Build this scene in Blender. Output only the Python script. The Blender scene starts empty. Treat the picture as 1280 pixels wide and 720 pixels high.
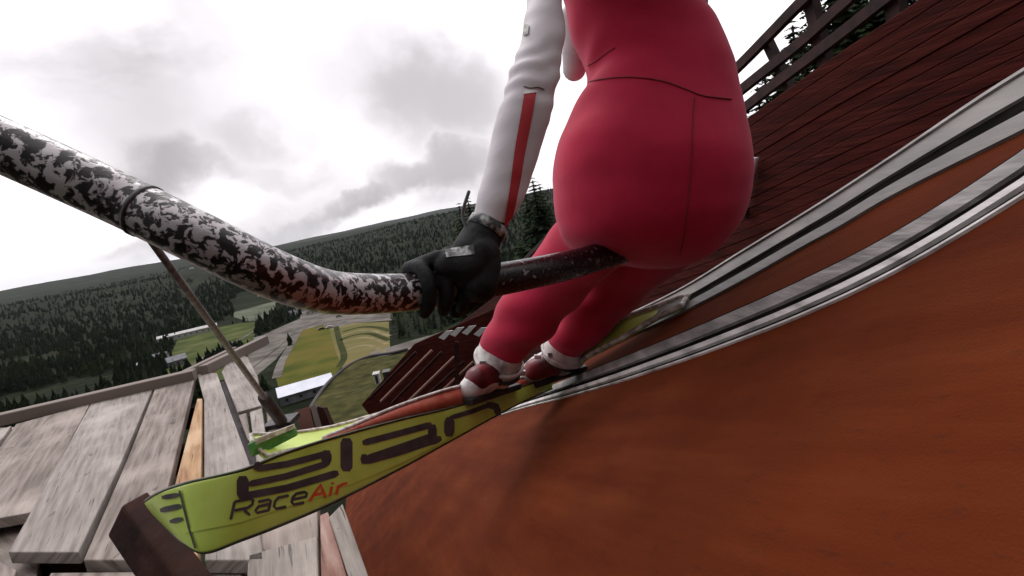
import bpy, bmesh, math, random
import numpy as np
from mathutils import Vector, Matrix, noise
from mathutils.bvhtree import BVHTree
from mathutils.geometry import intersect_point_tri_2d
random.seed(7)
C = bpy.context.scene.collection
R = math.radians
# ------------------------------------------------------------ camera frame
FOC = 700.0
pitch, roll = R(-8.5), R(10.6)
F = Vector((0, math.cos(pitch), math.sin(pitch)))
R0 = Vector((1, 0, 0)); U0 = R0.cross(F)
RT = R0*math.cos(roll) - U0*math.sin(roll)
UP = RT.cross(F)
def ray(x, y): return F + RT*((x-640)/FOC) + UP*((360-y)/FOC)
def W(x, y, d): return ray(x, y)*d
def P3(t): return W(*t)
cam = bpy.data.cameras.new('camera'); co = bpy.data.objects.new('camera', cam); C.objects.link(co)
cam.sensor_width = 36; cam.lens = FOC/1280*36; cam.clip_start = .02; cam.clip_end = 60000
M = Matrix((RT, UP, -F)).transposed().to_4x4(); co.matrix_world = M
bpy.context.scene.camera = co
# ------------------------------------------------------------ materials
def new_mat(name):
    m = bpy.data.materials.new(name); m.use_nodes = True
    return m, m.node_tree, m.node_tree.nodes['Principled BSDF']
def ramp(nt, stops, inp):
    r = nt.nodes.new('ShaderNodeValToRGB')
    e = r.color_ramp.elements
    while len(e) < len(stops): e.new(.5)
    for k, (p, c) in enumerate(stops):
        e[k].position = p; e[k].color = (*c, 1)
    nt.links.new(inp, r.inputs[0]); return r
def noise_mat(name, c1, c2, scale=5, rough=.6, c3=None, bump=.0, stretch=(1,1,1), detail=6, lo=.35, hi=.65, metal=0, spec=.5, bscale=None, rot=(0,0,0), coord='Object', bdist=.01):
    m, nt, b = new_mat(name)
    tc = nt.nodes.new('ShaderNodeTexCoord'); mp = nt.nodes.new('ShaderNodeMapping')
    mp.inputs['Scale'].default_value = stretch; mp.inputs['Rotation'].default_value = rot
    nt.links.new(tc.outputs[coord], mp.inputs[0])
    n = nt.nodes.new('ShaderNodeTexNoise'); n.inputs['Scale'].default_value = scale; n.inputs['Detail'].default_value = detail
    nt.links.new(mp.outputs[0], n.inputs['Vector'])
    st = [(lo, c1), (hi, c2)]
    if c3: st = [(lo, c1), ((lo+hi)/2, c2), (hi, c3)]
    r = ramp(nt, st, n.outputs['Fac']); nt.links.new(r.outputs[0], b.inputs['Base Color'])
    b.inputs['Roughness'].default_value = rough; b.inputs['Metallic'].default_value = metal
    b.inputs['Specular IOR Level'].default_value = spec
    if bump:
        n2 = nt.nodes.new('ShaderNodeTexNoise'); n2.inputs['Scale'].default_value = bscale or scale*3; n2.inputs['Detail'].default_value = 5
        nt.links.new(mp.outputs[0], n2.inputs['Vector'])
        bp = nt.nodes.new('ShaderNodeBump'); bp.inputs['Strength'].default_value = bump; bp.inputs['Distance'].default_value = bdist
        nt.links.new(n2.outputs['Fac'], bp.inputs['Height']); nt.links.new(bp.outputs[0], b.inputs['Normal'])
    return m
M_ = {}
M_['suit'] = noise_mat('suit_red', (.44,.014,.048), (.54,.021,.066), 9, .75, spec=.15, bump=.25, bscale=260, bdist=.001)
M_['seam'] = noise_mat('seam_red', (.17,.008,.014), (.22,.01,.02), 30, .8)
M_['sleeve'] = noise_mat('sleeve_white', (.62,.57,.60), (.74,.69,.72), 8, .6, bump=.25, bscale=240, bdist=.001)
M_['stripe'] = noise_mat('stripe_red', (.45,.02,.03), (.5,.03,.04), 10, .6)
M_['skin'] = noise_mat('skin', (.5,.3,.22), (.6,.38,.28), 10, .5)
M_['glove'] = noise_mat('glove_black', (.004,.004,.005), (.016,.016,.018), 40, .7, spec=.25, bump=.6, bscale=120, bdist=.002)
M_['glovegrey'] = noise_mat('glove_grey', (.03,.03,.03), (.45,.45,.45), 60, .6, lo=.45, hi=.6)
M_['helmet'] = noise_mat('helmet_white', (.7,.7,.7), (.8,.8,.8), 5, .25)
M_['boot'] = noise_mat('boot_white', (.22,.20,.20), (.74,.70,.69), 16, .45, lo=.3, hi=.55, bump=.3)
M_['bootred'] = noise_mat('boot_red', (.06,.006,.01), (.20,.015,.022), 20, .4)
M_['bootdark'] = noise_mat('boot_dark', (.012,.012,.012), (.05,.045,.045), 30, .5)
M_['green'] = noise_mat('ski_green', (.50,.66,.08), (.66,.84,.17), 7, .28, c3=(.57,.74,.11), stretch=(1,1,1), lo=.3, hi=.7, bump=.12, bscale=90, bdist=.002)
M_['orange'] = noise_mat('ski_orange', (.62,.06,.03), (.72,.26,.18), 16, .35, c3=(.75,.10,.05), lo=.3, hi=.7)
M_['ink'] = noise_mat('ski_ink', (.06,.052,.06), (.10,.088,.096), 30, .4)
M_['inkred'] = noise_mat('ski_ink_red', (.70,.07,.03), (.8,.12,.05), 20, .4)
M_['skiedge'] = noise_mat('ski_edge', (.01,.015,.005), (.05,.06,.02), 30, .35)
M_['skitail'] = noise_mat('ski_tail_edge', (.35,.3,.27), (.75,.68,.62), 40, .4, lo=.4, hi=.6)
M_['skigreen2'] = noise_mat('ski_deep_green', (.05,.22,.07), (.16,.36,.12), 30, .35)
M_['metal'] = noise_mat('rod_metal', (.10,.10,.10), (.24,.24,.245), 60, .45)
M_['darkmetal'] = noise_mat('dark_metal', (.03,.028,.028), (.09,.08,.08), 40, .55, metal=.3)
pb = M_['suit'].node_tree.nodes['Principled BSDF']; pb.inputs['Sheen Weight'].default_value = .28; pb.inputs['Sheen Roughness'].default_value = .45; pb.inputs['Sheen Tint'].default_value = (1,.55,.65,1)
def bar_mat(cut=.47, tone=1.0):
    m, nt, b = new_mat('peeling_paint')
    tc = nt.nodes.new('ShaderNodeTexCoord')
    n = nt.nodes.new('ShaderNodeTexNoise'); n.inputs['Scale'].default_value = 78; n.inputs['Detail'].default_value = 5; n.inputs['Roughness'].default_value = .62; n.inputs['Distortion'].default_value = .5
    nt.links.new(tc.outputs['Object'], n.inputs['Vector'])
    r = ramp(nt, [(cut, (.70*tone,.68*tone,.69*tone)), (cut+.02, (.28*tone,.24*tone,.25*tone)), (cut+.04, (.012,.006,.007))], n.outputs['Fac'])
    n2 = nt.nodes.new('ShaderNodeTexNoise'); n2.inputs['Scale'].default_value = 9; n2.inputs['Detail'].default_value = 3
    nt.links.new(tc.outputs['Object'], n2.inputs['Vector'])
    r2 = ramp(nt, [(.3, (.55,.5,.52)), (.7, (1,1,1))], n2.outputs['Fac'])
    mx = nt.nodes.new('ShaderNodeMix'); mx.data_type = 'RGBA'; mx.blend_type = 'MULTIPLY'; mx.inputs[0].default_value = 1
    nt.links.new(r.outputs[0], mx.inputs[6]); nt.links.new(r2.outputs[0], mx.inputs[7]); nt.links.new(mx.outputs[2], b.inputs['Base Color'])
    mt = ramp(nt, [(.47, (.28,.28,.28)), (.51, (0,0,0))], n.outputs['Fac']); nt.links.new(mt.outputs[0], b.inputs['Metallic'])
    rr = ramp(nt, [(.47, (.22,.22,.22)), (.51, (.30,.30,.30))], n.outputs['Fac']); nt.links.new(rr.outputs[0], b.inputs['Roughness'])
    bp = nt.nodes.new('ShaderNodeBump'); bp.inputs['Strength'].default_value = .6; bp.inputs['Distance'].default_value = .0015; bp.invert = True
    nt.links.new(n.outputs['Fac'], bp.inputs['Height']); nt.links.new(bp.outputs[0], b.inputs['Normal'])
    return m
M_['bar'] = bar_mat(); M_['barshade'] = bar_mat(.36, .5)  # second mix is the same paint with shade put into its tone
def wood(name, a, b_, c, scale=3, along=(0,1,0)):
    # grain runs along world direction roughly Y (planks point down the valley)
    m = wood0(name, a, b_, c, scale); nt = m.node_tree; b = nt.nodes['Principled BSDF']; src = b.inputs['Base Color'].links[0].from_socket
    tc = nt.nodes.new('ShaderNodeTexCoord')
    def th(st, sc, lo, hi, col, src, dt=4):
        mp = nt.nodes.new('ShaderNodeMapping'); mp.inputs['Scale'].default_value = st; nt.links.new(tc.outputs['UV'], mp.inputs[0])
        n = nt.nodes.new('ShaderNodeTexNoise'); n.inputs['Scale'].default_value = sc; n.inputs['Detail'].default_value = dt; nt.links.new(mp.outputs[0], n.inputs['Vector'])
        r = ramp(nt, [(lo,(0,0,0)),(hi,(.85,.85,.85))], n.outputs['Fac']); mx = nt.nodes.new('ShaderNodeMix'); mx.data_type = 'RGBA'
        nt.links.new(r.outputs[0], mx.inputs[0]); nt.links.new(src, mx.inputs[6]); mx.inputs[7].default_value = (*col,1); return mx.outputs[2]
    src = th((30,1.1,1), 3.2, .64, .68, (.03,.022,.018), src)          # drying cracks
    src = th((3,1.6,1), 6, .66, .74, (.06,.045,.035), src)             # knots and stains
    src = th((1,.6,1), 3, .5, .75, tuple(v*1.5 for v in c), src, 6)    # bleached patches
    nt.links.new(src, b.inputs['Base Color']); return m
def wood0(name, a, b_, c, scale):
    return noise_mat(name, a, b_, scale, .8, c3=c, stretch=(13,.8,1), coord='UV', lo=.3, hi=.72, bump=.7, bscale=scale*3, detail=8, bdist=.006)
M_['plank'] = wood('plank_grey', (.11,.085,.07), (.23,.185,.16), (.35,.295,.265))
M_['plank2'] = wood('plank_pale', (.19,.155,.14), (.29,.25,.225), (.38,.335,.31), 4)
M_['plankorange'] = wood('plank_orange', (.28,.13,.06), (.46,.27,.13), (.52,.37,.24))
M_['plankdark'] = wood('gap_shade', (.03,.022,.025), (.075,.06,.068), (.12,.10,.11))
M_['plankred'] = wood('plank_red', (.16,.05,.035), (.30,.15,.12), (.48,.34,.3))
M_['beam'] = noise_mat('beam_brown', (.012,.004,.003), (.030,.009,.006), 9, .85, c3=(.05,.018,.012), bump=.6, stretch=(1,.3,1), spec=.2)
M_['rail'] = noise_mat('rail_dark', (.018,.008,.007), (.06,.022,.02), 12, .8)
def deck_mat():
    m, nt, b = new_mat('inrun_paint')
    tc = nt.nodes.new('ShaderNodeTexCoord')
    # texture axes follow the inrun: first across, second along, third out of the board
    mp = nt.nodes.new('ShaderNodeMapping'); mp.inputs['Scale'].default_value = (1, .12, 1)
    nt.links.new(tc.outputs['UV'], mp.inputs[0])
    n = nt.nodes.new('ShaderNodeTexNoise'); n.inputs['Scale'].default_value = 11; n.inputs['Detail'].default_value = 8; n.inputs['Roughness'].default_value = .65
    nt.links.new(mp.outputs[0], n.inputs['Vector'])
    r = ramp(nt, [(.25, (.095,.015,.004)), (.5, (.138,.026,.006)), (.75, (.185,.043,.012))], n.outputs['Fac'])
    n3 = nt.nodes.new('ShaderNodeTexNoise'); n3.inputs['Scale'].default_value = 2.1; n3.inputs['Detail'].default_value = 4
    nt.links.new(tc.outputs['UV'], n3.inputs['Vector'])
    r3 = ramp(nt, [(.3, (.62,.55,.5)), (.68, (1,1,1))], n3.outputs['Fac'])
    mx = nt.nodes.new('ShaderNodeMix'); mx.data_type = 'RGBA'; mx.blend_type = 'MULTIPLY'; mx.inputs[0].default_value = 1
    nt.links.new(r.outputs[0], mx.inputs[6]); nt.links.new(r3.outputs[0], mx.inputs[7])
    # scuffs and grit
    n4 = nt.nodes.new('ShaderNodeTexNoise'); n4.inputs['Scale'].default_value = 95; n4.inputs['Detail'].default_value = 4
    mp4 = nt.nodes.new('ShaderNodeMapping'); mp4.inputs['Scale'].default_value = (1,.3,1); nt.links.new(tc.outputs['UV'], mp4.inputs[0]); nt.links.new(mp4.outputs[0], n4.inputs['Vector'])
    r4 = ramp(nt, [(.60, (0,0,0)), (.75, (.4,.4,.4))], n4.outputs['Fac'])
    mx2 = nt.nodes.new('ShaderNodeMix'); mx2.data_type = 'RGBA'
    nt.links.new(r4.outputs[0], mx2.inputs[0]); nt.links.new(mx.outputs[2], mx2.inputs[6]); mx2.inputs[7].default_value = (.04,.012,.008,1)
    nt.links.new(mx2.outputs[2], b.inputs['Base Color'])
    b.inputs['Roughness'].default_value = .85; b.inputs['Specular IOR Level'].default_value = .08
    bp = nt.nodes.new('ShaderNodeBump'); bp.inputs['Strength'].default_value = .45; bp.inputs['Distance'].default_value = .004
    n5 = nt.nodes.new('ShaderNodeTexNoise'); n5.inputs['Scale'].default_value = 260; n5.inputs['Detail'].default_value = 3; nt.links.new(tc.outputs['UV'], n5.inputs['Vector'])
    nt.links.new(n5.outputs['Fac'], bp.inputs['Height']); nt.links.new(bp.outputs[0], b.inputs['Normal'])
    return m
M_['deck'] = deck_mat()
M_['wallboard'] = noise_mat('board_red', (.030,.004,.0025), (.060,.008,.005), 4, .9, c3=(.09,.015,.010), spec=.2, bump=.5, stretch=(1.5,.6,9), lo=.3, hi=.7)
M_['trackpale'] = noise_mat('track_pale', (.28,.26,.25), (.62,.58,.56), 25, .35, c3=(.80,.77,.75), lo=.3, hi=.7, bump=.3, stretch=(1,.25,1))
M_['trackmid'] = noise_mat('track_mid', (.11,.10,.095), (.25,.225,.215), 30, .4, c3=(.40,.37,.36), lo=.3, hi=.72, bump=.3, stretch=(1,.2,1))
M_['trackgrey'] = noise_mat('track_grey', (.09,.08,.075), (.22,.195,.18), 18, .45, lo=.3, hi=.7, bump=.3, stretch=(1,.25,1))
M_['trackdark'] = noise_mat('track_dark', (.004,.003,.003), (.014,.010,.009), 18, .95, spec=.03)
# ------------------------------------------------------------ object helpers
def link(name, me, mat, parent=None):
    o = bpy.data.objects.new(name, me); C.objects.link(o)
    if mat: 
        for m in (mat if isinstance(mat, list) else [mat]): me.materials.append(m)
    if parent: o.parent = parent; o.matrix_parent_inverse = parent.matrix_basis.inverted()
    return o
def ob(name, bm, mat, parent=None, smooth=False):
    me = bpy.data.meshes.new(name); bm.normal_update(); bm.to_mesh(me); bm.free()
    if smooth: me.polygons.foreach_set('use_smooth', [True]*len(me.polygons))
    return link(name, me, mat, parent)
def tag(o, label=None, cat=None, group=None, kind=None):
    if label: o['label'] = label
    if cat: o['category'] = cat
    if group: o['group'] = group
    if kind: o['kind'] = kind
    return o
def empty(name, loc=(0,0,0)):
    e = bpy.data.objects.new(name, None); C.objects.link(e); e.location = loc; e.empty_display_size = .1
    e.matrix_basis = Matrix.Translation(loc); return e
def catmull(pts, n):
    pts = [Vector(p) if not isinstance(p, Vector) else p for p in pts]
    out = []; N = len(pts)
    for k in range(N-1):
        p0 = pts[max(k-1,0)]; p1 = pts[k]; p2 = pts[k+1]; p3 = pts[min(k+2,N-1)]
        for j in range(n):
            t = j/n
            out.append(.5*((2*p1)+(p2-p0)*t+(2*p0-5*p1+4*p2-p3)*t*t+(3*p1-p0-3*p2+p3)*t**3))
    out.append(pts[-1]); return out
def tube(bm, pts, rad, seg=12, cap=True, sx=1.0, upv=None):
    """tube through pts; rad one number or one per point; sx widens the section sideways"""
    if isinstance(rad, (int, float)): rad = [rad]*len(pts)
    rings = []; n0 = None
    for i, p in enumerate(pts):
        t = (pts[min(i+1,len(pts)-1)]-pts[max(i-1,0)]).normalized()
        if n0 is None:
            a = upv or (Vector((0,0,1)) if abs(t.z) < .9 else Vector((1,0,0)))
            n0 = (a - t*a.dot(t)).normalized()
        else: n0 = (n0 - t*n0.dot(t)).normalized()
        b = t.cross(n0)
        rings.append([bm.verts.new(p + n0*math.cos(2*math.pi*k/seg)*rad[i] + b*math.sin(2*math.pi*k/seg)*rad[i]*sx) for k in range(seg)])
    for a, b in zip(rings, rings[1:]):
        for k in range(seg): bm.faces.new((a[k], a[(k+1)%seg], b[(k+1)%seg], b[k]))
    if cap: bm.faces.new(rings[0][::-1]); bm.faces.new(rings[-1])
    return rings
def capsule(bm, pts, rad, seg=16, n=8):
    """rounded-end tube, points smoothed; radii interpolated"""
    v4 = [Vector((*p, r)) for p, r in zip(pts, rad)]
    sm = catmull([Vector((*p, )) for p in pts], n)
    rr = []
    for k in range(len(pts)-1):
        for j in range(n):
            t = j/n; t2 = t*t*(3-2*t); rr.append(rad[k]*(1-t2)+rad[k+1]*t2)
    rr.append(rad[-1])
    d0 = (sm[0]-sm[1]).normalized(); d1 = (sm[-1]-sm[-2]).normalized()
    a0 = []; r0 = []; a1 = []; r1 = []
    for q in (.985,.9,.7,.4):
        a0.append(sm[0]+d0*rr[0]*q); r0.append(rr[0]*math.sqrt(1-q*q))
        a1.append(sm[-1]+d1*rr[-1]*q); r1.append(rr[-1]*math.sqrt(1-q*q))
    tube(bm, a0+sm+a1[::-1], r0+rr+r1[::-1], seg)
def box(bm, c, ax, ay, az):
    """box centre c with half-axis vectors"""
    v = [bm.verts.new(c + ax*i + ay*j + az*k) for i in (-1,1) for j in (-1,1) for k in (-1,1)]
    for f in ((0,1,3,2),(4,6,7,5),(0,4,5,1),(2,3,7,6),(0,2,6,4),(1,5,7,3)): bm.faces.new([v[q] for q in f])
    return v
def prism(bm, top, thick):
    """polygon top (list of Vector) extruded by vector thick"""
    a = [bm.verts.new(p) for p in top]; b = [bm.verts.new(p+thick) for p in top]; n = len(a)
    bm.faces.new(a); bm.faces.new(b[::-1])
    for k in range(n): bm.faces.new((a[k], b[k], b[(k+1)%n], a[(k+1)%n]))
def fixn(bm): bmesh.ops.recalc_face_normals(bm, faces=bm.faces)
def bevel(o, w=.004, seg=2):
    m = o.modifiers.new('bevel', 'BEVEL'); m.width = w; m.segments = seg; m.limit_method = 'ANGLE'; return o
def remeshed(bm, vox, smooth=4, name='m'):
    fixn(bm)
    me = bpy.data.meshes.new(name); bm.to_mesh(me); bm.free()
    o = bpy.data.objects.new('tmp', me); C.objects.link(o)
    m = o.modifiers.new('r', 'REMESH'); m.mode = 'VOXEL'; m.voxel_size = vox; m.use_smooth_shade = True
    s = o.modifiers.new('s', 'SMOOTH'); s.factor = .5; s.iterations = smooth
    dg = bpy.context.evaluated_depsgraph_get()
    out = bpy.data.meshes.new_from_object(o.evaluated_get(dg)); out.name = name
    out.polygons.foreach_set('use_smooth', [True]*len(out.polygons))
    bpy.data.objects.remove(o); return out
# ------------------------------------------------------------ planes of the jump
s_, az_ = R(37), R(-80)
DN = Vector((math.sin(az_)*math.sin(s_), math.cos(az_)*math.sin(s_), math.cos(s_)))
DH = .417
def deckpt(x, y, lift=0.0, hmax=60):
    r = ray(x, y); dd = DN.dot(r); t = -DH/dd if dd < 0 else hmax
    return r*min(t, hmax) + DN*lift
U_ = Vector((-.26,.89,-.38)); U_ -= DN*U_.dot(DN); U_.normalize()       # down the inrun
A_ = U_.cross(DN).normalized()                                          # across, to the right
WN = Vector((.89,.26,0)).normalized(); WD = 2.6*WN.dot(ray(1120,195))
def wallpt(x, y, off=0.0): r = ray(x, y); return r*((WD+off)/WN.dot(r))
PZ = -.85
def platpt(x, y, z=PZ): r = ray(x, y); return r*(z/r.z)
# ============================================================ SETTING
# terrain
GZ = -70.0
def sstep(a, b, x): t = max(0, min(1, (x-a)/(b-a))); return t*t*(3-2*t)
def ground_z(x, y):
    d = math.hypot(x, y)
    z = GZ
    n1 = noise.noise(Vector((x/900, y/900, 3.1))); n2 = noise.noise(Vector((x/300, y/300, 8.2)))
    az = math.atan2(x, y)
    amp = 62 + 26*math.sin(az*2.2+.6) + 34*n1
    amp *= 1-.35*math.exp(-((az+.33)/.13)**2)
    z += sstep(650, 2300, d)*amp + sstep(500, 1500, d)*12*n2
    z += sstep(3000, 8000, d)*(60+90*noise.noise(Vector((x/2600, y/2600, 1.7))))
    # the hill that carries the jump
    dh = math.hypot(x-32, y-2)
    hill = -7 - .34*dh
    if hill > z: z = hill
    return z
def terrain():
    bm = bmesh.new(); rings = []
    rad = [0, 6, 12, 20, 30, 42, 56, 74, 95, 120, 150, 185, 225, 270]
    while rad[-1] < 30000: rad.append(rad[-1]*1.075)
    NA = 260; c = bm.verts.new((0,0,ground_z(0,0)))
    for r in rad[1:]:
        rings.append([bm.verts.new((r*math.sin(2*math.pi*k/NA), r*math.cos(2*math.pi*k/NA), ground_z(r*math.sin(2*math.pi*k/NA), r*math.cos(2*math.pi*k/NA)))) for k in range(NA)])
    for k in range(NA): bm.faces.new((c, rings[0][k], rings[0][(k+1)%NA]))
    for a, b in zip(rings, rings[1:]):
        for k in range(NA): bm.faces.new((a[k], b[k], b[(k+1)%NA], a[(k+1)%NA]))
    fixn(bm)
    m = noise_mat('forest_floor', (.007,.010,.005), (.014,.020,.008), .012, .95, c3=(.028,.032,.014), lo=.35, hi=.7, detail=12, spec=.05, bump=1, bscale=.09, bdist=6)
    tag(ob('terrain', bm, m, smooth=True), kind='structure')
terrain()
WP = {}   # cleared ground in world XY
def gpt(x, y, lift): r = ray(x, y); t = (GZ+lift)/r.z; return r*t
def field(name, poly, mat, lift, kind='structure', clear=True):
    bm = bmesh.new(); pts = [gpt(x, y, lift) for x, y in poly]
    f = bm.faces.new([bm.verts.new(p) for p in pts]); fixn(bm)
    if f.normal.z < 0: bmesh.ops.reverse_faces(bm, faces=[f])
    o = ob(name, bm, mat); o['kind'] = kind
    if clear: WP[name+str(len(WP))] = [(p.x, p.y) for p in pts]
    return o
fm = dict(coord='Object', spec=.05)
G_olive = noise_mat('meadow_olive', (.055,.068,.009), (.10,.10,.016), .035, .95, c3=(.14,.11,.025), detail=8, **fm)
G_tan = noise_mat('meadow_tan', (.11,.115,.035), (.20,.16,.07), .02, .95, stretch=(.35,2.6,1), rot=(0,0,.5), detail=7, **fm)
G_green = noise_mat('meadow_green', (.038,.056,.015), (.075,.092,.026), .04, .95, c3=(.115,.12,.045), detail=8, **fm)
G_gravel = noise_mat('gravel', (.10,.09,.08), (.21,.19,.17), .08, .95, detail=8, **fm)
G_pale = noise_mat('clearing', (.07,.085,.055), (.15,.165,.12), .03, .95, detail=8, **fm)
G_slope = noise_mat('slope_grass', (.028,.030,.010), (.060,.058,.018), .25, .95, c3=(.10,.09,.035), detail=9, lo=.3, hi=.72, bump=.8, bscale=1.5, bdist=.3, **fm)
field('meadow', [(225,418),(300,404),(320,402),(318,428),(270,445),(250,460),(205,470),(215,440)], G_green, .10)
field('gravel_yard', [(310,440),(330,418),(375,398),(378,384),(440,384),(490,392),(492,400),(440,404),(412,412),(370,420),(344,450),(320,470),(300,470)], G_gravel, .14)
field('meadow', [(344,470),(372,414),(404,406),(418,414),(424,440),(434,452),(412,474),(350,490)], G_olive, .22)
field('meadow', [(412,412),(440,404),(486,402),(488,440),(452,452),(428,460),(420,440)], G_tan, .26)
field('clearing', [(292,378),(318,366),(343,364),(346,378),(338,398),(310,402),(292,396)], G_pale, .12)
field('clearing', [(226,352),(250,346),(272,350),(262,360),(232,362)], G_pale, .12)
field('track_road', [(226,372),(236,368),(262,352),(270,354),(246,374),(232,380)], G_gravel, .13)
field('meadow', [(196,476),(250,462),(300,452),(302,470),(250,480),(200,500)], G_green, .12)
field('gravel_road', [(462,441),(500,430),(548,416),(600,398),(600,406),(550,424),(502,440),(470,448)], G_gravel, .30)
def band(px_pts, w, mat, name, lift):
    pts = catmull([gpt(x, y, lift) for x, y in px_pts], 8); bm = bmesh.new(); rows = []
    for i, p in enumerate(pts):
        t = (pts[min(i+1,len(pts)-1)]-pts[max(i-1,0)]).normalized(); n = Vector((-t.y, t.x, 0))
        rows.append([bm.verts.new(p+n*w), bm.verts.new(p-n*w)])
    for a, b in zip(rows, rows[1:]): bm.faces.new((a[0], a[1], b[1], b[0]))
    fixn(bm); o = ob(name, bm, mat); o['kind'] = 'structure'
G_mown = noise_mat('mown_band', (.17,.14,.07), (.26,.22,.12), .1, .95, spec=.05)
G_dkgrass = noise_mat('rank_grass', (.028,.035,.010), (.055,.06,.018), .1, .95, spec=.05)
for k, pl in enumerate([[(424,430),(440,424),(460,422),(484,430)], [(424,421),(445,414),(465,413),(487,420)], [(428,440),(446,433),(462,432),(482,440)]]): band(pl, 1.6, G_mown, 'mown_track', .34)
for pl in ([(425,425),(442,419),(462,417),(486,425)], [(428,415),(450,409),(470,409),(487,413)], [(420,408),(424,425),(430,445),(424,458)]): band(pl, 2.0, G_dkgrass, 'grass_band', .38)
band([(346,472),(352,452),(366,428),(376,412),(392,404),(420,400),(450,397),(490,395)], 2.6, G_gravel, 'gravel_road', .42)
band([(300,470),(318,455),(342,436),(368,414),(384,402)], 2.2, G_gravel, 'gravel_road', .46)
band([(205,470),(240,456),(268,438),(300,424),(320,412)], 1.5, G_gravel, 'gravel_road', .42)
# the landing slope: a closer rounded bank of rough grass below the end of the inrun
def landing():
    edge = [(384,560),(386,520),(398,496),(414,476),(436,458),(462,447),(492,442),(530,432),(580,420),(640,405),(700,390)]
    low = [(384,600),(430,600),(480,600),(520,600),(560,600),(600,600),(640,600),(700,600),(740,560),(760,500),(760,440)]
    bm = bmesh.new(); NS = 30; rows = []
    E = catmull([Vector((x, y, 0)) for x, y in edge], 6)
    c = Vector((590, 600, 0))
    for i, e in enumerate(E):
        row = []
        for j in range(NS+1):
            t = j/NS; q = e.lerp(c, t)
            r = ray(q.x, q.y); z = -46 - 3*math.cos(t*3.1)+2.0
            p = r*(z/r.z); p.z += noise.noise(p*.06)*1.2
            row.append(bm.verts.new(p))
        # skirt beyond the crest drops to the valley
        p = row[0].co; d = Vector((p.x, p.y, 0)).normalized()
        sk = [bm.verts.new(p + d*6 + Vector((0,0,-5))), bm.verts.new(p + d*30 + Vector((0,0,-24)))]
        rows.append(sk[::-1]+row)
    for a, b in zip(rows, rows[1:]):
        for k in range(len(a)-1): bm.faces.new((a[k], a[k+1], b[k+1], b[k]))
    fixn(bm); o = ob('landing_slope', bm, G_slope, smooth=True); o['kind'] = 'structure'
    # dark board edging along the crest
    fb = bmesh.new(); top = []
    for e in E[:40]:
        r = ray(e.x, e.y); z = -47; p = r*(z/r.z); top.append(p)
    tube(fb, [p+Vector((0,0,.4)) for p in top], .55, 6)
    f = ob('edge_fence', fb, M_['plankdark']); tag(f, 'dark curved board edging round the top of the grassy landing slope', 'fence')
landing()
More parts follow.
